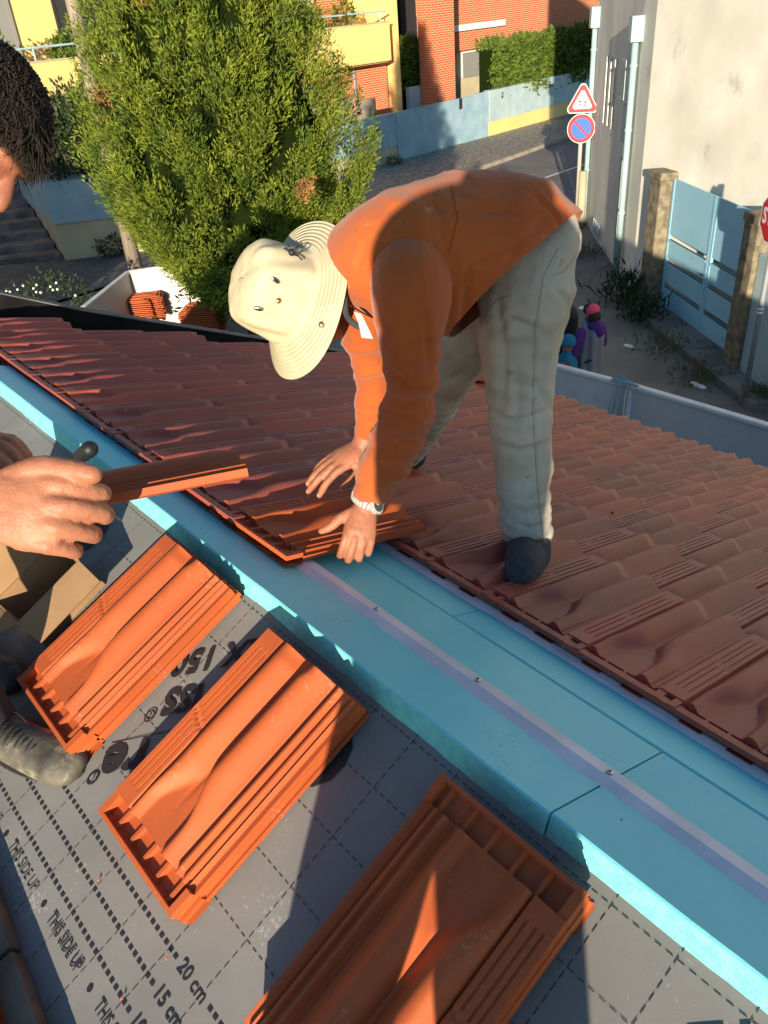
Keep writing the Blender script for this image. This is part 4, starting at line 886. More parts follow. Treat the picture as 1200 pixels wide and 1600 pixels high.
# drooping fringe low on the right and dead patches
c = np.array([at(330+r.normal()*26, 445+r.normal()*18, 8.3) for _ in range(260)]); leaves('low_branch', c, np.tile([.4, -.5, -.5], (260, 1)), .07, M['leaf'], tree, 3, 0, 2, .16)
for (x, y, sx, sy, d) in ((165, 150, 7, 14, 8.75), (478, 295, 6, 7, 8.2), (235, 3, 14, 4, 8.4)):
    c = np.array([at(x+r.normal()*sx, y+r.normal()*sy, d) for _ in range(80)]); leaves('dead_foliage', c, np.tile([.6, -.6, .3], (80, 1)), .06, M['leafb'], tree, 3, 0, 3, .22)
# ------------------------------------------------------------------ boundary wall across the street
def wallseg(name, p, q, z0, z1, t, m, parent, top_in=0):
    p = np.array([*p, 0.]); q = np.array([*q, 0.]); d = nrm(q-p); e = np.array([d[1], -d[0], 0]); e = e if e[0] < 0 else -e
    mb = MB(); mb.box((0, 0, z0), (np.linalg.norm(q-p), t, z1), p, [d, e, [0, 0, 1]]); return part(name, mb, m, parent)
bw = thing('boundary_wall', (-21.4, 17.8, GZ), 'low wall with blue upper panel and cream base left of the sliding gate', 'wall')
wallseg('base', (-20.6, 12.8), (-21.50, 19.12), GZ, -3.19, .22, M['cream'], bw); wallseg('blue_panel', (-20.57, 12.8), (-21.47, 19.12), -3.185, -2.2, .28, M['blue'], bw)
mb = MB(); c = onw(598, 243, (-21.4, 17.85), (-.1, 1)); d_ = nrm([-.1, 1, 0]); mb.box((-.16, -.03, -.34), (.16, .0, .34), c+[.02, 0, .0], [d_, [-1, -.1, 0], [0, 0, 1]]); part('meter_door', mb, M['white'], bw)
gt_ = thing('sliding_gate', (-21.5, 19.13, GZ), 'wide blue-grey metal gate with letter boxes across the street', 'gate')
wallseg('leaf', (-21.47, 19.15), (-21.86, 23.3), GZ+.02, -2.19, .06, M['blue'], gt_); wallseg('post_panel', (-21.87, 23.32), (-21.93, 24.12), GZ+.02, -2.16, .12, M['blue'], gt_)
for k in range(7): c = onw(758.5, 148+k*6.9, (-21.5, 19.13), (-.1, 1)); mb = MB(); mb.box((-.10, -.03, -.05), (.19, .02, .045), c+[.03, 0, 0], [[-.1, 1, 0], [-1, 0, 0], [0, 0, 1]]); part('letter_box', mb, M['dark'], gt_)
c = onw(718, 162, (-21.5, 19.13), (-.1, 1)); mb = MB(); mb.box((-.08, -.04, -.17), (.08, .02, .17), c+[.03, 0, 0], [[-.1, 1, 0], [-1, 0, 0], [0, 0, 1]]); part('intercom', mb, M['dark'], gt_)
bw2 = thing('boundary_wall', (-22, 24.2, GZ), 'long low wall with rough pale blue top and yellow base right of the gate', 'wall')
for a, b in (((-21.93, 24.15), (-22.6, 30.1)), ((-22.6, 30.1), (-23.6, 40))): wallseg('base', a, b, GZ, -3.2, .2, M['yellow'], bw2); wallseg('blue_panel', (a[0]+.03, a[1]), (b[0]+.03, b[1]), -3.195, -2.15, .26, M['bluel'], bw2)
bw3 = thing('boundary_wall', (-23, 21, GZ), 'inner pale blue wall behind the gate around the brick column', 'wall')
wallseg('panel', (-24.9, 22.9), (-24.9, 25.2), GZ, -1.95, .2, M['bluel'], bw3)
def hedge(p, q, z0, z1, t, label, seed, m='leaf2'):
    h = thing('hedge', (*p, GZ), label, 'hedge'); p = np.array([*p, 0.]); q = np.array([*q, 0.]); L = np.linalg.norm(q-p); d = nrm(q-p); e = np.array([d[1], -d[0], 0]); e = e if e[0] < 0 else -e
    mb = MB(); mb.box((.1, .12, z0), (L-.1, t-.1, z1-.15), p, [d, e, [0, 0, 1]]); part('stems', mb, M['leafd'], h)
    r = np.random.default_rng(seed); k = int(L*(z1-z0)*330); a = r.uniform(0, L, k); z = r.uniform(z0, z1, k); dep = .05+.09*np.sin(a*2.1+z*3)+r.normal(size=k)*.05
    c1 = p+np.outer(a, d)+np.outer(dep, e); c1[:, 2] = z; k2 = int(L*t*300); a2 = r.uniform(0, L, k2); w2 = r.uniform(0, t, k2)
    c2 = p+np.outer(a2, d)+np.outer(w2, e); c2[:, 2] = z1-.1+.10*np.sin(a2*3.1)+r.normal(size=k2)*.06
    leaves('foliage', np.concatenate([c1, c2]), np.concatenate([np.tile(-e+[0, 0, .3], (k, 1)), np.tile([0, 0, 1.], (k2, 1))]), .14, M[m], h, 3, 0, seed, .24); return h
hedge((-22.15, 24.7), (-22.75, 31.0), -2.5, -.75, .9, 'long clipped green hedge above the pale blue wall right of the brick column', 4)
hedge((-22.75, 31.0), (-23.7, 40), -2.5, -.75, .9, 'far end of the clipped hedge running behind the grey building', 5)
hedge((-25.2, 22.7), (-25.3, 24.3), -2.2, -.5, .7, 'short piece of hedge between the doorway and the brick column', 6)
# ------------------------------------------------------------------ apartment building
ap = thing('apartment_building', (-25, 15, GZ), 'apartment building with yellow balconies and orange brick walls across the street', 'building')
BX = -24.5
def bb(name, lo, hi, m, bevel=0): mb = MB(); mb.box(lo, hi); return part(name, mb, M[m], ap, bevel=bevel)
bb('balcony_front', (BX-.18, 4, -.92), (BX, 21.74, .27), 'yellow'); bb('balcony_floor', (BX-2.3, 4, -.98), (BX-.181, 21.74, -.78), 'yellow'); bb('balcony_side', (BX-2.3, 21.56, -.779), (BX-.182, 21.74, .27), 'yellow')
bb('coping', (BX-.21, 4, .272), (BX+.03, 21.77, .31), 'cream')
bb('upper_wall', (BX-2.6, -2, -.5), (BX-2.3, 22.6, 5), 'yellow'); bb('brick_panel', (BX-2.3, 20.2, -.4), (BX-2.24, 21.7, 5), 'brick')
bb('ground_wall', (BX-1.2, -2, GZ), (BX-.9, 22.3, -.99), 'brickd')
bb('ground_brick', (BX-.899, 19.4, GZ), (BX-.85, 22.2, -1.0), 'brick')
bb('side_wall', (BX-6, 22.301, GZ), (BX-.5, 22.6, 5), 'yellow'); bb('recess_wall', (BX-3.6, 22.601, GZ), (BX-3.3, 25.4, 5), 'yellow')
bb('brick_column', (BX-.35, 23.45, GZ), (BX+.45, 24.55, 6), 'brick')
bb('doorway', (BX-3.29, 22.7, GZ), (BX-3.2, 23.9, -1.6), 'dark')
bb('brick_wall', (BX-2.5, 25.4, -1.15), (BX-2.2, 46, 6), 'brick'); bb('lower_wall', (BX-2.6, 25.401, GZ), (BX-2.49, 46, -1.16), 'cream')
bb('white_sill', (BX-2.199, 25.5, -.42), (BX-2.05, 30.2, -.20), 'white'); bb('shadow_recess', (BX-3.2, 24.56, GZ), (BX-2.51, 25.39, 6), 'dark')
for y0, y1, m in ((27.8, 29.2, 'shutter'), (29.3, 30.3, 'white'), (30.5, 32.3, 'glass'), (32.5, 34.6, 'glass'), (34.8, 37, 'shutter')):
    f_ = bb('window', (BX-2.48, y0, -2.2), (BX-2.42, y1, -1.18), m); mb = MB()
    mb.box((BX-2.42, y0, -1.26), (BX-2.38, y1, -1.2)); mb.box((BX-2.42, y0, -2.2), (BX-2.38, y0+.07, -1.261)); part('frame', mb, M['white'], f_)
def win(y0, y1, z0, z1, m, fr='dark'):
    f_ = bb('window', (BX-2.299, y0, z0), (BX-2.26, y1, z1), m); mb = MB()
    for a in (y0, (y0+y1)/2-.04, y1-.08): mb.box((BX-2.259, a, z0), (BX-2.22, a+.08, z1))
    part('frame', mb, M[fr], f_)
win(6.6, 9.35, .3, 3.5, 'shutter', 'shutter'); win(10.6, 13.4, .0, 3.5, 'glass'); win(17.6, 20.0, .2, 3.5, 'shutter', 'white')
bb('ground_window', (BX-.9, 17.6, GZ+.4), (BX-.86, 18.9, -1.3), 'glass')
mb = MB()
for (a, b) in ((4, 21.7),): mb.tube([(BX-.08, a, .62), (BX-.08, b, .62)], .03, 8)
part('railing', mb, M['pipe'], ap)
for y in (8.9, 11.9, 14.9, 18.4, 21.4): mb = MB(); mb.tube([(BX-.08, y, .3), (BX-.08, y, .62)], .025, 8); part('rail_post', mb, M['pipe'], ap)
mb = MB(); mb.tube([(BX-.82, 20.6, GZ+1), (BX-.82, 20.6, -1.0)], .05, 8); part('drainpipe', mb, M['greypost'], ap)
# balcony plants
def shrub(cx, cy, cz, w, h, n, label, m, seed, size=.12, name='shrub', cat='shrub', group=None, stem=True):
    t = thing(name, (cx, cy, cz), label, cat, group); r = np.random.default_rng(seed); a = r.normal(size=(n, 3)); a /= np.linalg.norm(a, axis=1)[:, None]
    rr = r.uniform(.45, 1, (n, 1))**.5*(1+.25*np.sin(a[:, :1]*5+seed)*np.cos(a[:, 1:2]*6)); c = a*rr*np.array([w, w, h/2])+np.array([cx, cy, cz+h/2])
    leaves('foliage', c, a, size, M[m], t, 3, 0, seed, .25)
    if stem: mb = MB(); mb.tube([(cx, cy, cz), (cx+.02, cy, cz+h*.6)], [.03, .012], 6); part('stem', mb, M['bark'], t)
    return t
for i, (y, h, w, lb) in enumerate(((8.0, 1.0, .40, 'leafy balcony plant against the grey shutter'), (9.9, .7, .30, 'small balcony plant left of the dark window'), (12.2, 1.3, .45, 'tall leafy balcony plant behind the wooden pole'), (18.6, .75, .42, 'bushy plant hanging over the right balcony'), (20.0, .9, .45, 'green and yellow plant on the right balcony corner'), (17.3, .5, .35, 'low plant at the left of the right balcony railing'))):
    shrub(BX-.45, y, .15, w, h, 190, lb, 'leaf2' if i != 2 else 'leaf3', 20+i, .12, 'potted_plant', 'plant')
# planter box with dark shrubs, lower left
pb = thing('planter_wall', (-19.3, 6.5, GZ), 'raised planter with cream base and blue sides beside the stone steps', 'planter')
pA, pB_, pC = np.array([-19.33, 6.42, 0]), np.array([-18.67+.0, 7.51, 0]), None
dB = nrm(pB_-pA); dC = nrm(onz(59, 312, -2.82)-np.array([-19.18, 6.65, -2.82])); dC[2] = 0; dC = nrm(dC)
def planter(z0, z1, grow, name, m):
    o_ = pA-dB*grow-dC*grow; mb = MB(); mb.prism([o_+[0, 0, z0], o_+dB*5+[0, 0, z0], o_+dB*5+dC*6+[0, 0, z0], o_+dC*6+[0, 0, z0]], (0, 0, 1), z1-z0); part(name, mb, M[m], pb)
planter(GZ, -2.82, 0, 'base', 'cream'); planter(-2.819, -1.9, .05, 'blue_sides', 'blue')
for i in range(9):
    a = .7+.95*(i % 3); b = .6+1.2*(i//3); c = pA+dB*a+dC*b
    shrub(c[0], c[1], -1.95, .85, 1.5+.35*((i*7) % 3), 420, ['dark evergreen shrub at the front edge of the planter', 'dark evergreen shrub in the middle of the planter', 'dark evergreen shrub at the back of the planter'][i//3]+', '+['left of its row', 'centre of its row', 'right of its row'][i % 3], 'leaf3', 40+i, .13)
# steps
st = thing('stone_steps', (-22, 5, GZ), 'weathered stone steps climbing left beside the planter', 'steps')
for i in range(8):
    mb = MB(); o_ = pA-dB*.05+dC*(.25+i*.62)-dB*0; mb.box((-7, 0, 0), (0, .62 if i < 7 else 4, .16*(i+1)), o_+[0, 0, GZ+.1], [dB, dC, [0, 0, 1]]); part('step', mb, M['steps'], st, bevel=.01)
mb = MB(); o_ = pA+dC*8.2; mb.box((-9, 0, 0), (-.1, .3, 5), o_+[0, 0, GZ], [dB, dC, [0, 0, 1]]); w_ = part('brick_wall', mb, M['brickd'], None); tag(w_, 'dark brick wall at the top of the stone steps', 'wall')
mb = MB(); p = at(28, 318, 26.0); mb.tube([p, p+[0, 0, 1.0]], .05, 8); w_ = part('drainpipe', mb, M['pipe'], None); tag(w_, 'short pale pipe at the brick wall above the steps', 'pipe')
# wooden utility pole
q1 = onw(150, 165, (-16, 0), (0, 1)); mb = MB(); mb.tube([(q1[0], q1[1]+.0, GZ), (q1[0], q1[1]+.03, 1.4), (q1[0], q1[1]+.05, 5)], [.155, .125, .11], 14)
up_ = part('utility_pole', mb, M['wood'], None, True); tag(up_, 'weathered wooden utility pole in front of the yellow balcony', 'pole')
# flowering bush and low plants at the left
bsh = shrub(*onz(75, 455, -2.9)[:2], -3.75, .75, 1.15, 420, 'dark rose bush with small white blossoms behind the parapet', 'leaf3', 61, .07, 'rose_bush', 'bush')
for k in range(14):
    c = onz(75+rng.normal()*38, 455+rng.normal()*12, -2.75); mb = MB(); mb.ball(c+[0, 0, .06], .022, None, 6, 4); part('blossom', mb, M['bright'], bsh)
shrub(*onz(180, 400, -3.7)[:2], -3.72, .35, .5, 160, 'low weeds at the foot of the planter wall', 'leaf3', 62, .08, 'weeds', 'weeds', stem=False)
shrub(*onz(617, 258, -3.7)[:2], -3.72, .25, .25, 90, 'grass tuft at the left corner of the sliding gate', 'grass', 63, .08, 'weeds', 'weeds', stem=False)
# reed screens behind the wall
mb = MB()
for k in range(3): mb.box((-22.3, 16.2+k*.95, GZ), (-22.24, 17.05+k*.95, -1.75+.12*(k == 1)))
w_ = part('reed_screen', mb, M['wood'], None); tag(w_, 'weathered reed screen panels behind the blue wall', 'screen')
# ------------------------------------------------------------------ grey rendered building at the right
rb = thing('rendered_building', (-8.2, 13.05, GZ), 'pale rendered building with light blue downpipes at the upper right', 'building')
c0 = np.array([-8.20, 13.05, 0]); c1 = np.array([-11.26, 15.99, 0]); dl = nrm(c1-c0); Lw = np.linalg.norm(c1-c0); en = np.array([dl[1], -dl[0], 0]); en = en if en@[1, 1, 0] > 0 else -en     # inward
def slab(name, segs, m, out, t=.3):
    mb = MB()
    for (a0, a1, z0, z1) in segs: mb.box((a0, out, z0), (a1, out+t, z1), c0, [dl, en, [0, 0, 1]])
    return part(name, mb, M[m], rb)
# street side with slots, window and door openings
def sx(px, py): p = onw(px, py, c0, dl); return (p-c0)@dl, p[2]
s_t = [(.90, 1.07), (1.18, 1.34), (1.46, 1.62)]
sl0 = [(sx(973, 150)[0]), 0]
slots = []
a_l, z_t = sx(945, 86); a_r, z_b = sx(955, 198)
W_ = sorted([sx(962.5, 140)[0], sx(944, 140)[0]]); sw = (W_[1]-W_[0])
ops = [(W_[0]+sw*.02, W_[0]+sw*.24, -1.45, -.22), (W_[0]+sw*.38, W_[0]+sw*.60, -1.45, -.22), (W_[0]+sw*.74, W_[0]+sw*.96, -1.45, -.22)]
dr = sorted([sx(966, 300)[0], sx(979, 300)[0]]); ops.insert(0, (max(.3, dr[0]), max(.75, dr[1]), GZ, sx(963, 238)[1]))
ops.sort(); segs = []; cur = -.0
for (a0, a1, z0, z1) in ops:
    segs.append((cur, a0, GZ, 6)); segs.append((a0, a1, z1, 6))
    if z0 > GZ: segs.append((a0, a1, GZ, z0))
    cur = a1
segs.append((cur, Lw, GZ, 6)); slab('street_wall', segs, 'wallg', 0)
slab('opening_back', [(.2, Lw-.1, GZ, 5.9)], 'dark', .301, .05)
for (a0, a1, z0, z1) in ops[1:]: 
    if z0 > GZ: slab('slot_jamb', [(a1-.03, a1-.001, z0, z1)], 'wall', .0, .28)
d2 = nrm([2.0, -1.0, 0]); 
c2 = np.array([-7.62, 12.52, 0])
mb = MB(); mb.prism([c0+[0, 0, GZ], c2+[0, 0, GZ], c2+nrm([1, .5, 0])*.3+[0, 0, GZ], c0+nrm([1, 1.2, 0])*.4+[0, 0, GZ]], (0, 0, 1), 9.8); part('corner_wall', mb, M['wall'], rb)
e2n = np.array([-d2[1], d2[0], 0]); mb = MB(); mb.box((0, 0, GZ), (14, .3, 6), c2+d2*.001, [d2, e2n, [0, 0, 1]]); part('gable_wall', mb, M['wall'], rb)
mb = MB(); mb.box((0, 0, 5.9), (6, 6, 6.0), c1, [-dl, en, [0, 0, 1]]); part('roof', mb, M['grey'], rb)
def pipe(base, zt, nm):
    mb = MB(); mb.tube([(base[0], base[1], GZ+.02), (base[0], base[1], zt)], .055, 12); p_ = part('downpipe', mb, M['pipe'], rb, True)
    mb = MB(); mb.box((-.13, -.11, -.38), (.13, .11, 0), (base[0], base[1], zt+.30), [dl, en, [0, 0, 1]]); part('hopper', mb, M['pipe'], p_, bevel=.01)
    for z in (GZ+1.2, GZ+2.6, GZ+3.6): mb = MB(); mb.tube([(base[0], base[1], z), (base[0], base[1], z+.04)], .068, 12); part('bracket', mb, M['pipe'], p_)
pipe(c0-en*.09+dl*.05, .25, 0); pipe(c1-en*.07-dl*.05, .30, 1)
w_ = MB(); a_, z_ = sx(978, 190); w_.box((a_-.16, -.04, z_-.35), (a_+.16, -.001, z_+.28), c0, [dl, en, [0, 0, 1]]); part('meter_box', w_, M['pipe'], rb)
a_, z_ = sx(983, 125); w_ = MB()
w_.box((a_-.2, -.12, z_+.30), (a_+.2, -.09, z_+.33), c0, [dl, en, [0, 0, 1]]); w_.box((a_-.2, -.12, z_-.30), (a_+.2, -.09, z_-.27), c0, [dl, en, [0, 0, 1]]); w_.box((a_-.2, -.12, z_-.269), (a_-.17, -.09, z_+.299), c0, [dl, en, [0, 0, 1]]); part('bracket_frame', w_, M['pipe'], rb)
gs = MB(); a_, z_ = sx(935, 358)
for k in range(4): gs.tube([c0+dl*(a_-.35+k*.2)-en*.05+[0, 0, z_-.16], c0+dl*(a_-.3+k*.2)-en*.05+[0, 0, z_+.16]], .02, 6)
gs.tube([c0+dl*(a_-.4)-en*.05+[0, 0, z_], c0+dl*(a_+.35)-en*.05+[0, 0, z_]], .02, 6); part('grille', gs, M['bluel'], rb)
# gate pillars, gate
def pillar(c, w, d, h, label):
    t = thing('stone_pillar', (*c[:2], GZ), label, 'pillar'); mb = MB(); mb.box((-w/2, -d/2, 0), (w/2, d/2, h-.12), (*c[:2], GZ), [gd, gn, [0, 0, 1]]); part('shaft', mb, M['stone'], t, bevel=.02)
    mb = MB(); mb.box((-w/2-.02, -d/2-.02, h-.119), (w/2+.02, d/2+.02, h), (*c[:2], GZ), [gd, gn, [0, 0, 1]]); part('cap', mb, M['stone'], t, bevel=.02)
pillar(g0-gd*.24, .42, .44, 2.24, 'rough stone gate pillar between the corner pipe and the blue gate'); pillar(g0+gd*2.78, .36, .44, 2.22, 'rough stone gate pillar behind the round sign pole')
gg = thing('blue_gate', (*g0[:2], GZ), 'light blue double-leaf metal gate with slotted lower half', 'gate')
def leaf(a0, a1, z0, z1):
    lf = None; rows = [(z0+1.30, z1), (z0+.93, z0+1.22), (z0+.52, z0+.85), (z0, z0+.44)]
    mb = MB(); mb.box((a0, -.03, z0+GZ), (a1, .03, z1+GZ), g0*[1, 1, 0], [gd, gn, [0, 0, 1]])
    mb = MB()
    for (b0, b1) in rows: mb.box((a0+.06, -.012, b0+GZ), (a1-.06, .012, b1+GZ), g0, [gd, gn, [0, 0, 1]])
    lf = part('leaf', mb, M['gate'], gg)
    mb = MB()
    for a in (a0, a1-.06): mb.box((a, -.02, z0+GZ), (a+.0599, .02, z1+GZ), g0, [gd, gn, [0, 0, 1]])
    for b in ((z0+1.22, z0+1.30), (z0+.85, z0+.93), (z0+.44, z0+.52)):
        mb.box((a0+.0601, -.024, b[0]+GZ-.035), (a1-.0601, .024, b[0]+GZ-.0), g0, [gd, gn, [0, 0, 1]])
    part('frame', mb, M['gate'], lf)
leaf(.0, 1.43, .0, 2.15); leaf(1.45, 2.57, .0, 2.15)
mb = MB(); mb.ball(g0+gd*1.36+gn*.05+[0, 0, GZ+1.0], .02); part('lock', mb, M['dark'], gg)
mb = MB(); mb.box((2.98, -.15, GZ), (8, .15, GZ+1.75), g0, [gd, gn, [0, 0, 1]]); w_ = part('side_wall', mb, M['bluel'], None); tag(w_, 'pale wall right of the stone pillar and the stop sign', 'wall')
# yard behind the gate
yd = shrub(-4.6, 12.3, GZ, .8, 1.6, 200, 'dark greenery seen through the slots of the blue gate', 'leaf3', 70, .13)
# stop sign
sp = np.array([-3.73, 9.42, GZ]); ss_ = thing('stop_sign', sp, 'red octagonal stop sign on a grey pole in front of the right pillar', 'sign')
mb = MB(); mb.tube([sp, sp+[0, 0, 2.75]], .032, 12); part('pole', mb, M['greypost'], ss_, True)
for z in (1.28, 1.33): mb = MB(); mb.tube([sp+[0, 0, z], sp+[0, 0, z+.02]], .038, 12); part('clamp', mb, M['bright'], ss_)
sc = sp+[0, 0, 2.42]; sn = nrm([-.55, -.75, 0]); sa = np.array([-sn[1], sn[0], 0]); sa = sa if sa@IR > 0 else -sa; Zv = np.array([0, 0, 1.])
def disc(c, r, n, m, t, o_, ph=0, par=None, nm='plate'):
    mb = MB(); mb.prism([c+sn*o_+(sa*math.cos(2*math.pi*(k+ph)/n)+Zv*math.sin(2*math.pi*(k+ph)/n))*r for k in range(n)], sn, t); return part(nm, mb, M[m], par)
disc(sc, .325, 8, 'bright', .006, .04, .5, ss_, 'border'); pl_s = disc(sc, .300, 8, 'red', .003, .046, .5, ss_, 'plate')
mb = MB(); text(mb, 'STOP', sc+sn*.0505-Zv*.085, sa*.82, Zv, .25, .008, 'CENTER'); part('lettering', mb, M['bright'], pl_s)
# no parking and children signs
sp = np.array([-11.28, 15.63, GZ]); sg_ = thing('traffic_sign', sp, 'pole with a triangular children warning sign above a round no-parking sign', 'sign')
mb = MB(); mb.tube([sp, sp+[0, 0, 2.9]], .045, 12); part('pole', mb, M['post'], sg_, True); mb = MB(); mb.tube([sp+[.12, .0, 0], sp+[.12, .0, 1.25]], .09, 12); part('sleeve', mb, M['cream'], sg_, True)
sn = nrm([.55, -.83, 0]); sa = np.array([-sn[1], sn[0], 0]); sa = sa if sa@IR > 0 else -sa
sc = sp+[0, 0, 2.13]; disc(sc, .30, 40, 'bright', .006, .05, 0, sg_, 'border'); d0 = disc(sc, .288, 40, 'red', .003, .0565, 0, sg_, 'plate'); disc(sc, .215, 40, 'signblue', .003, .060, 0, d0, 'blue_field')
mb = MB(); u1 = nrm(sa-Zv); u2 = nrm(sa+Zv); mb.prism([sc+sn*.064+u1*a+u2*b for a, b in ((-.22, -.022), (.22, -.022), (.22, .022), (-.22, .022))], sn, .003); part('slash', mb, M['red'], d0)
sc = sp+[0, 0, 2.66]
def tri(r, m, o_, t, nm, par):
    mb = MB(); P = []
    for k in range(3):
        q = math.pi/2+2*math.pi*k/3
        for dq in (-.16, 0, .16): P.append(sc+sn*o_+(sa*math.cos(q+dq)+Zv*math.sin(q+dq))*r*(1 if dq == 0 else .965))
    mb.prism(P, sn, t); return part(nm, mb, M[m], par)
tri(.36, 'bright', .05, .006, 'border', sg_); t0 = tri(.335, 'red', .0565, .003, 'plate', sg_); tri(.225, 'bright', .060, .003, 'white_field', t0)
for k, s_ in enumerate((-1, 1)):
    mb = MB(); b_ = sc+sn*.0645+sa*(.055*s_)-Zv*(.03+.015*k)
    def ln(p, q, w=.009): p = np.array(p); q = np.array(q); d = nrm(q-p); e = np.array([-d[1], d[0]])*w; mb.prism([b_+sa*x[0]+Zv*x[1] for x in (p-e, q-e, q+e, p+e)], sn, .002)
    ln((0, 0), (0, .065)); ln((0, 0), (-.03, -.055)); ln((0, 0), (.035, -.05)); ln((0, .05), (.04, .02)); ln((0, .05), (-.04, .03)); ln((-.005, .085), (.008, .085), .013); part('child_symbol', mb, M['dark'], t0)
# ------------------------------------------------------------------ hoarding
HP = [(-7.2, .9), (-9.19, 3.05), (-10.19, 4.14), (-9.69, 5.18), (-8.9, 6.3), (-6.4, 5.0), (-4.6, 5.15), (-2.88, 5.31), (-1.0, 5.36), (1.6, 5.45)]
hl = ['white site hoarding panel running away at the left behind the parapet', 'shaded white hoarding panel left of the inner corner', 'sunlit cream hoarding panel behind the spare tiles', 'sunlit hoarding panel half hidden by the cypress', 'hoarding panel behind the straw hat', 'hoarding panel seen between the roofer\'s arms', 'hoarding panel between the roofer\'s legs and the rope tie', 'hoarding panel right of the rope tie', 'last hoarding panel at the right edge']
for i, (a, b) in enumerate(zip(HP[:-1], HP[1:])):
    a = np.array([*a, 0.]); b = np.array([*b, 0.]); d = nrm(b-a); L = np.linalg.norm(b-a); e = np.array([-d[1], d[0], 0])
    t = thing('hoarding_panel', (a[0], a[1], GZ), hl[i], 'hoarding', 'white hoarding panels around the site')
    mb = MB(); mb.box((.01, -.012, GZ+.02), (L-.01, .012, -1.83), a, [d, e, [0, 0, 1]]); part('sheet', mb, M['hoard'], t)
    mb = MB(); mb.box((0, -.035, -1.829), (L-.004, .035, -1.79), a, [d, e, [0, 0, 1]]); part('top_rail', mb, M['white'], t, bevel=.012)
    mb = MB(); mb.tube([a+d*.04+[0, 0, GZ], a+d*.04+[0, 0, -1.83]], .028, 10); part('post', mb, M['white'], t, True)
c = np.array([-2.88, 5.27, -1.78]); mb = MB()
rs = np.random.default_rng(5)
for k in range(7):
    x = (k-3)*.022; mb.tube([c+[x, -.03, .02+.02*rs.normal()], c+[x+rs.normal()*.02, -.06, -.25], c+[x+rs.normal()*.05, -.05, -.5-.12*rs.uniform()], c+[x*.3+rs.normal()*.03, -.06, -.72]], .0045, 6)
for k in range(4): mb.tube([c+[-.12, -.03+.02*k, .0+.012*k], c+[.12, -.03+.02*k, .03-.012*k]], .008, 6)
w_ = part('rope', mb, M['blue'], None, True); tag(w_, 'tangled blue rope tying two hoarding panels together', 'rope')
# spare tiles on the scaffold deck behind the parapet
dk = thing('scaffold_deck', (-8.8, 3.9, -2.75), 'planked scaffold deck carrying spare tiles behind the parapet', 'scaffold')
for k in range(6): mb = MB(); mb.box((-1.6, -.9+k*.3, -.05), (1.3, -.62+k*.3, 0), (-8.6, 4.1, -2.72)); part('plank', mb, M['wood'], dk)
for x, y in ((-1.5, -.8), (1.2, -.8), (-1.5, .8), (1.2, .8)): mb = MB(); mb.tube([(-8.6+x, 4.1+y, GZ), (-8.6+x, 4.1+y, -2.77)], .03, 8); part('leg', mb, M['greypost'], dk)
def farstack(px, py, z, rzv, n, which, grp):
    c = onz(px, py, z); exx = nrm([math.cos(rzv), math.sin(rzv), 0]); eyy = np.array([-exx[1], exx[0], 0]); r_ = np.random.default_rng(int(px))
    for k in range(n):
        zk = z-.027*(n-1-k); o_ = np.array([c[0], c[1], zk])+exx*r_.normal()*.006+eyy*r_.normal()*.010
        put_tile(TILELO, frame_mx(o_-exx*.137-eyy*.22, exx, eyy, [0, 0, 1.]), 'spare orange tile in the '+which+' behind the parapet', grp)
va = math.atan2(IR[1], IR[0])
farstack(213, 468, -2.15, va+1.57, 13, 'front left pile', 'spare tiles, front left pile'); farstack(228, 462, -2.13, va+1.75, 12, 'rear left pile', 'spare tiles, rear left pile')
farstack(308, 485, -2.20, va+1.45, 12, 'front right pile', 'spare tiles, front right pile'); farstack(318, 478, -2.10, va+1.3, 13, 'rear right pile', 'spare tiles, rear right pile')
# a spare tile lying on the roof beyond the hat
o_ = A(-2.62, 2.1, .05); ey = nrm(DA+V*.15); ex = nrm(np.cross(ey, NA)); put_tile(TILE, frame_mx(o_, ex, ey, NA), 'loose tile lying on the roof just below the hat brim')
bpy.data.objects[S.collection.objects[-1].name].data = TILE
# ------------------------------------------------------------------ passers-by in the alley
wm = thing('person', (-5.02, 7.72, GZ), 'passer-by in long grey robe with purple sleeves and pink cap in the alley', 'person')
w0 = np.array([-5.02, 7.72, GZ]); fw = nrm([-.9, .1, 0]); sdw = np.array([-fw[1], fw[0], 0])
mb = MB(); mb.blob([w0+[0, 0, .08], w0+[0, 0, .5], w0+[0, 0, .95], w0+[0, 0, 1.22], w0+[0, 0, 1.34]], [(.24, .22), (.21, .19), (.18, .15), (.19, .13), (.10, .09)], side=sdw, seg=20); rob = remesh('robe', mb, .016, M['robe'], wm, 4, lambda c: .012*math.sin(c[0]*40+c[1]*30))
for s_ in (-1, 1): mb = MB(); mb.blob([w0+sdw*.17*s_+[0, 0, 1.27], w0+sdw*.25*s_+fw*.02+[0, 0, 1.02], w0+sdw*.20*s_+fw*.20+[0, 0, .92]], [.072, .062, .05]); remesh('sleeve', mb, .012, M['purple'], wm, 3)
mb = MB(); mb.blob([w0+[0, 0, 1.24]-fw*.10, w0+[0, 0, 1.33]-fw*.05, w0+[0, 0, 1.36]+fw*.03], [(.13, .06), (.13, .09), (.10, .07)], side=sdw); remesh('hood', mb, .012, M['purple'], wm, 3)
mb = MB(); mb.ball(w0+[0, 0, 1.49], (.075, .085, .10)); mb.ball(w0+[0, 0, 1.46]+fw*.085, (.018, .014, .018)); mb.blob([w0+[0, 0, 1.33], w0+[0, 0, 1.43]], [.045, .045])
for s_ in (-1, 1): mb.ball(w0+sdw*.20*s_+fw*.24+[0, 0, .91], (.045, .03, .03))
remesh('head', mb, .010, M['skin'], wm, 3)
mb = MB(); mb.ball(w0+[0, 0, 1.45]-fw*.045, (.085, .085, .10)); part('hair', mb, M['hair'], wm, True)
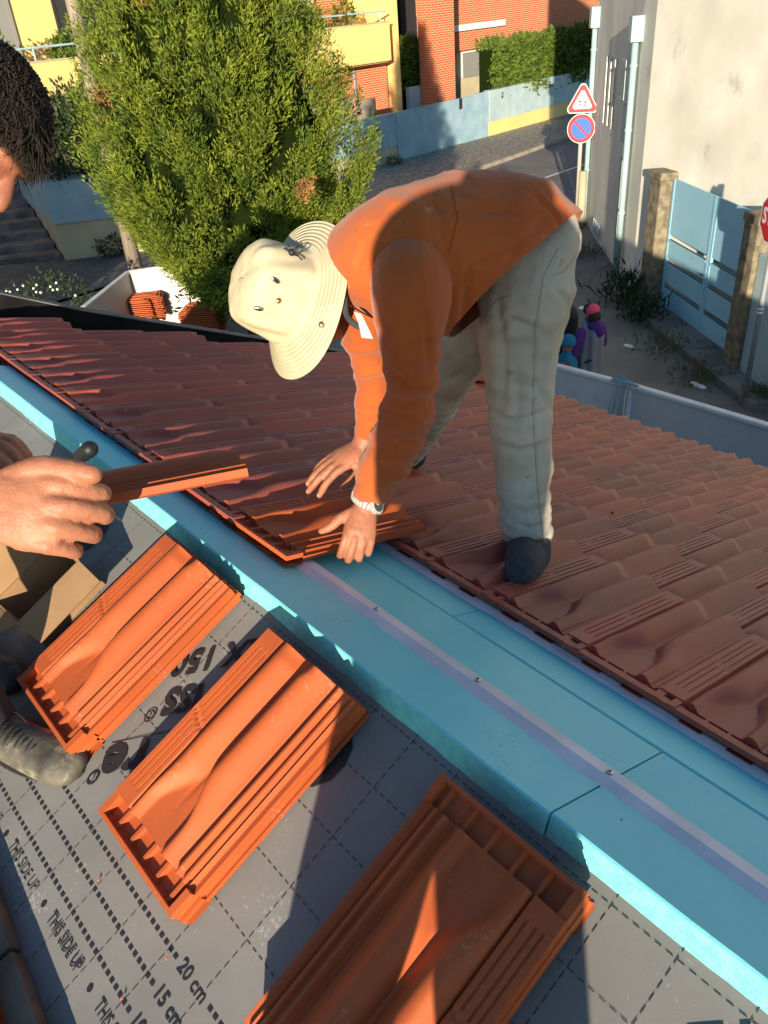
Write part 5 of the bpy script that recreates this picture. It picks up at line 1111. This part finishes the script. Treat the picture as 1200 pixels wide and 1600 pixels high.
mb = MB(); mb.ball(w0+[0, 0, 1.53]-fw*.005, (.095, .092, .075)); cp = part('cap', mb, M['pink'], wm, True)
mb = MB(); mb.ball(w0+[0, 0, 1.532]+fw*.03, (.080, .095, .076)); part('cap_front', mb, M['dark'], cp, True); mb = MB(); mb.ball(w0+[0, 0, 1.52]+fw*.13, (.07, .06, .008), [fw, sdw, [0, 0, 1]]); part('peak', mb, M['bright'], cp, True)
mb = MB(); mb.blob([w0+sdw*.12-fw*.16+[0, 0, .95], w0+sdw*.16+fw*.1+[0, 0, .8]], [.012, .012]); part('bag_strap', mb, M['dark'], wm, True)
k0 = np.array([-5.12, 7.42, GZ]); kd = thing('person', k0, 'child in blue hat and floral backpack beside the robed passer-by', 'person')
mb = MB(); mb.blob([k0+[0, 0, .1], k0+[0, 0, .5], k0+[0, 0, .9], k0+[0, 0, 1.02]], [(.15, .13), (.16, .14), (.15, .12), (.08, .07)], side=sdw); remesh('coat', mb, .014, M['teal'], kd, 4)
mb = MB(); mb.blob([k0+[.06, -.12, .55], k0+[.06, -.13, .9]], [(.13, .07), (.12, .07)], side=np.array([0, 1., 0])); remesh('backpack', mb, .012, M['floral'], kd, 3)
mb = MB(); mb.ball(k0+[0, 0, 1.14], (.075, .08, .095)); part('head', mb, M['skin'], kd, True); mb = MB(); mb.ball(k0+[0, 0, 1.19], (.105, .105, .09)); part('hat', mb, M['teal'], kd, True)
_k = onz(886, 462, -2.25); k0 = np.array([_k[0], _k[1], GZ]); kd = thing('person', k0, 'figure in black coat mostly hidden behind the roofer\'s trousers', 'person')
mb = MB(); mb.blob([k0+[0, 0, .1], k0+[0, 0, .8], k0+[0, 0, 1.3], k0+[0, 0, 1.42]], [(.17, .15), (.18, .15), (.19, .13), (.08, .08)], side=sdw); remesh('coat', mb, .016, M['dark'], kd, 4)
mb = MB(); mb.ball(k0+[0, 0, 1.55], (.08, .09, .11)); part('head', mb, M['hair'], kd, True)
# weeds along the wall, litter
for i, (x, y, w, h, lb) in enumerate(((975, 470, .36, .6, 'tall weeds growing at the corner pipe of the rendered building'), (1000, 500, .35, .5, 'weeds at the foot of the left gate pillar'), (1040, 545, .5, .28, 'dry grass in front of the blue gate'), (1090, 590, .4, .2, 'grass growing along the kerb slab under the gate'), (905, 395, .5, .15, 'mossy grass strip beside the grey building wall'), (1185, 625, .2, .2, 'weeds at the foot of the stop sign'))):
    c = onz(x, y, GZ+.05); k = 160; t = thing('weeds', (c[0], c[1], GZ), lb, 'weeds'); r = np.random.default_rng(80+i); C = c+r.normal(size=(k, 3))*[w*.5, w*.5, 0]; C[:, 2] = GZ+r.uniform(0, h, k)*.8
    leaves('blades', C, np.tile([0, 0, .9], (k, 1)), max(.08, h*.28), M['grass'] if i not in (0, 1) else M['leaf3'], t, 3, 0, 90+i, .10)
for i, (x, y, s_, lb) in enumerate(((982, 541, .10, 'white scrap of paper on the alley beside the robed passer-by'), (1085, 600, .09, 'left pale litter scrap near the kerb slab'), (1094, 604, .10, 'right pale litter scrap near the kerb slab'), (945, 477, .07, 'small light pebble on the alley near the weeds'))):
    c = onz(x, y, GZ+.03); mb = MB(); mb.ball(c, (s_, s_*.5, .03), None, 7, 4); w_ = part('litter', mb, M['bright'] if i < 3 else M['kerb']); tag(w_, lb, 'litter')
# little debris on the laid tiles
for (x, y, m, lb) in ((955, 803, 'dark', 'dark crumb on the laid tiles, the farther one'), (1008, 829, 'dark', 'dark crumb on the laid tiles, the nearer one'), (1166, 850, 'bright', 'silvery scrap lying on the laid tiles at right')):
    pa_ = ray(x, y); t = ((A(0, 0, .012)-CAM)@NA)/(pa_@NA); c = CAM+pa_*t+NA*.006; mb = MB(); mb.ball(c, (.012, .006, .003), [nrm(V-DA*.3), DA, NA], 6, 4); w_ = part('debris', mb, M[m]); tag(w_, lb, 'debris')

# unseen neighbouring house, added left of the view to shade the steps and planter
nh = thing('unseen_neighbour_house', (-13, -5.5, GZ), 'unseen neighbouring low house left of the view, added to shade the steps and planter', 'house')
mb = MB(); mb.box((-17.5, -9, GZ), (-8.2, -3.6, .7)); part('wall', mb, M['cream'], nh)
mb = MB(); mb.prism([(-17.8, -9.3, .7), (-17.8, -6.3, 1.75), (-17.8, -3.4, .7)], (1, 0, 0), 9.8); part('roof', mb, M['rooftile'], nh)
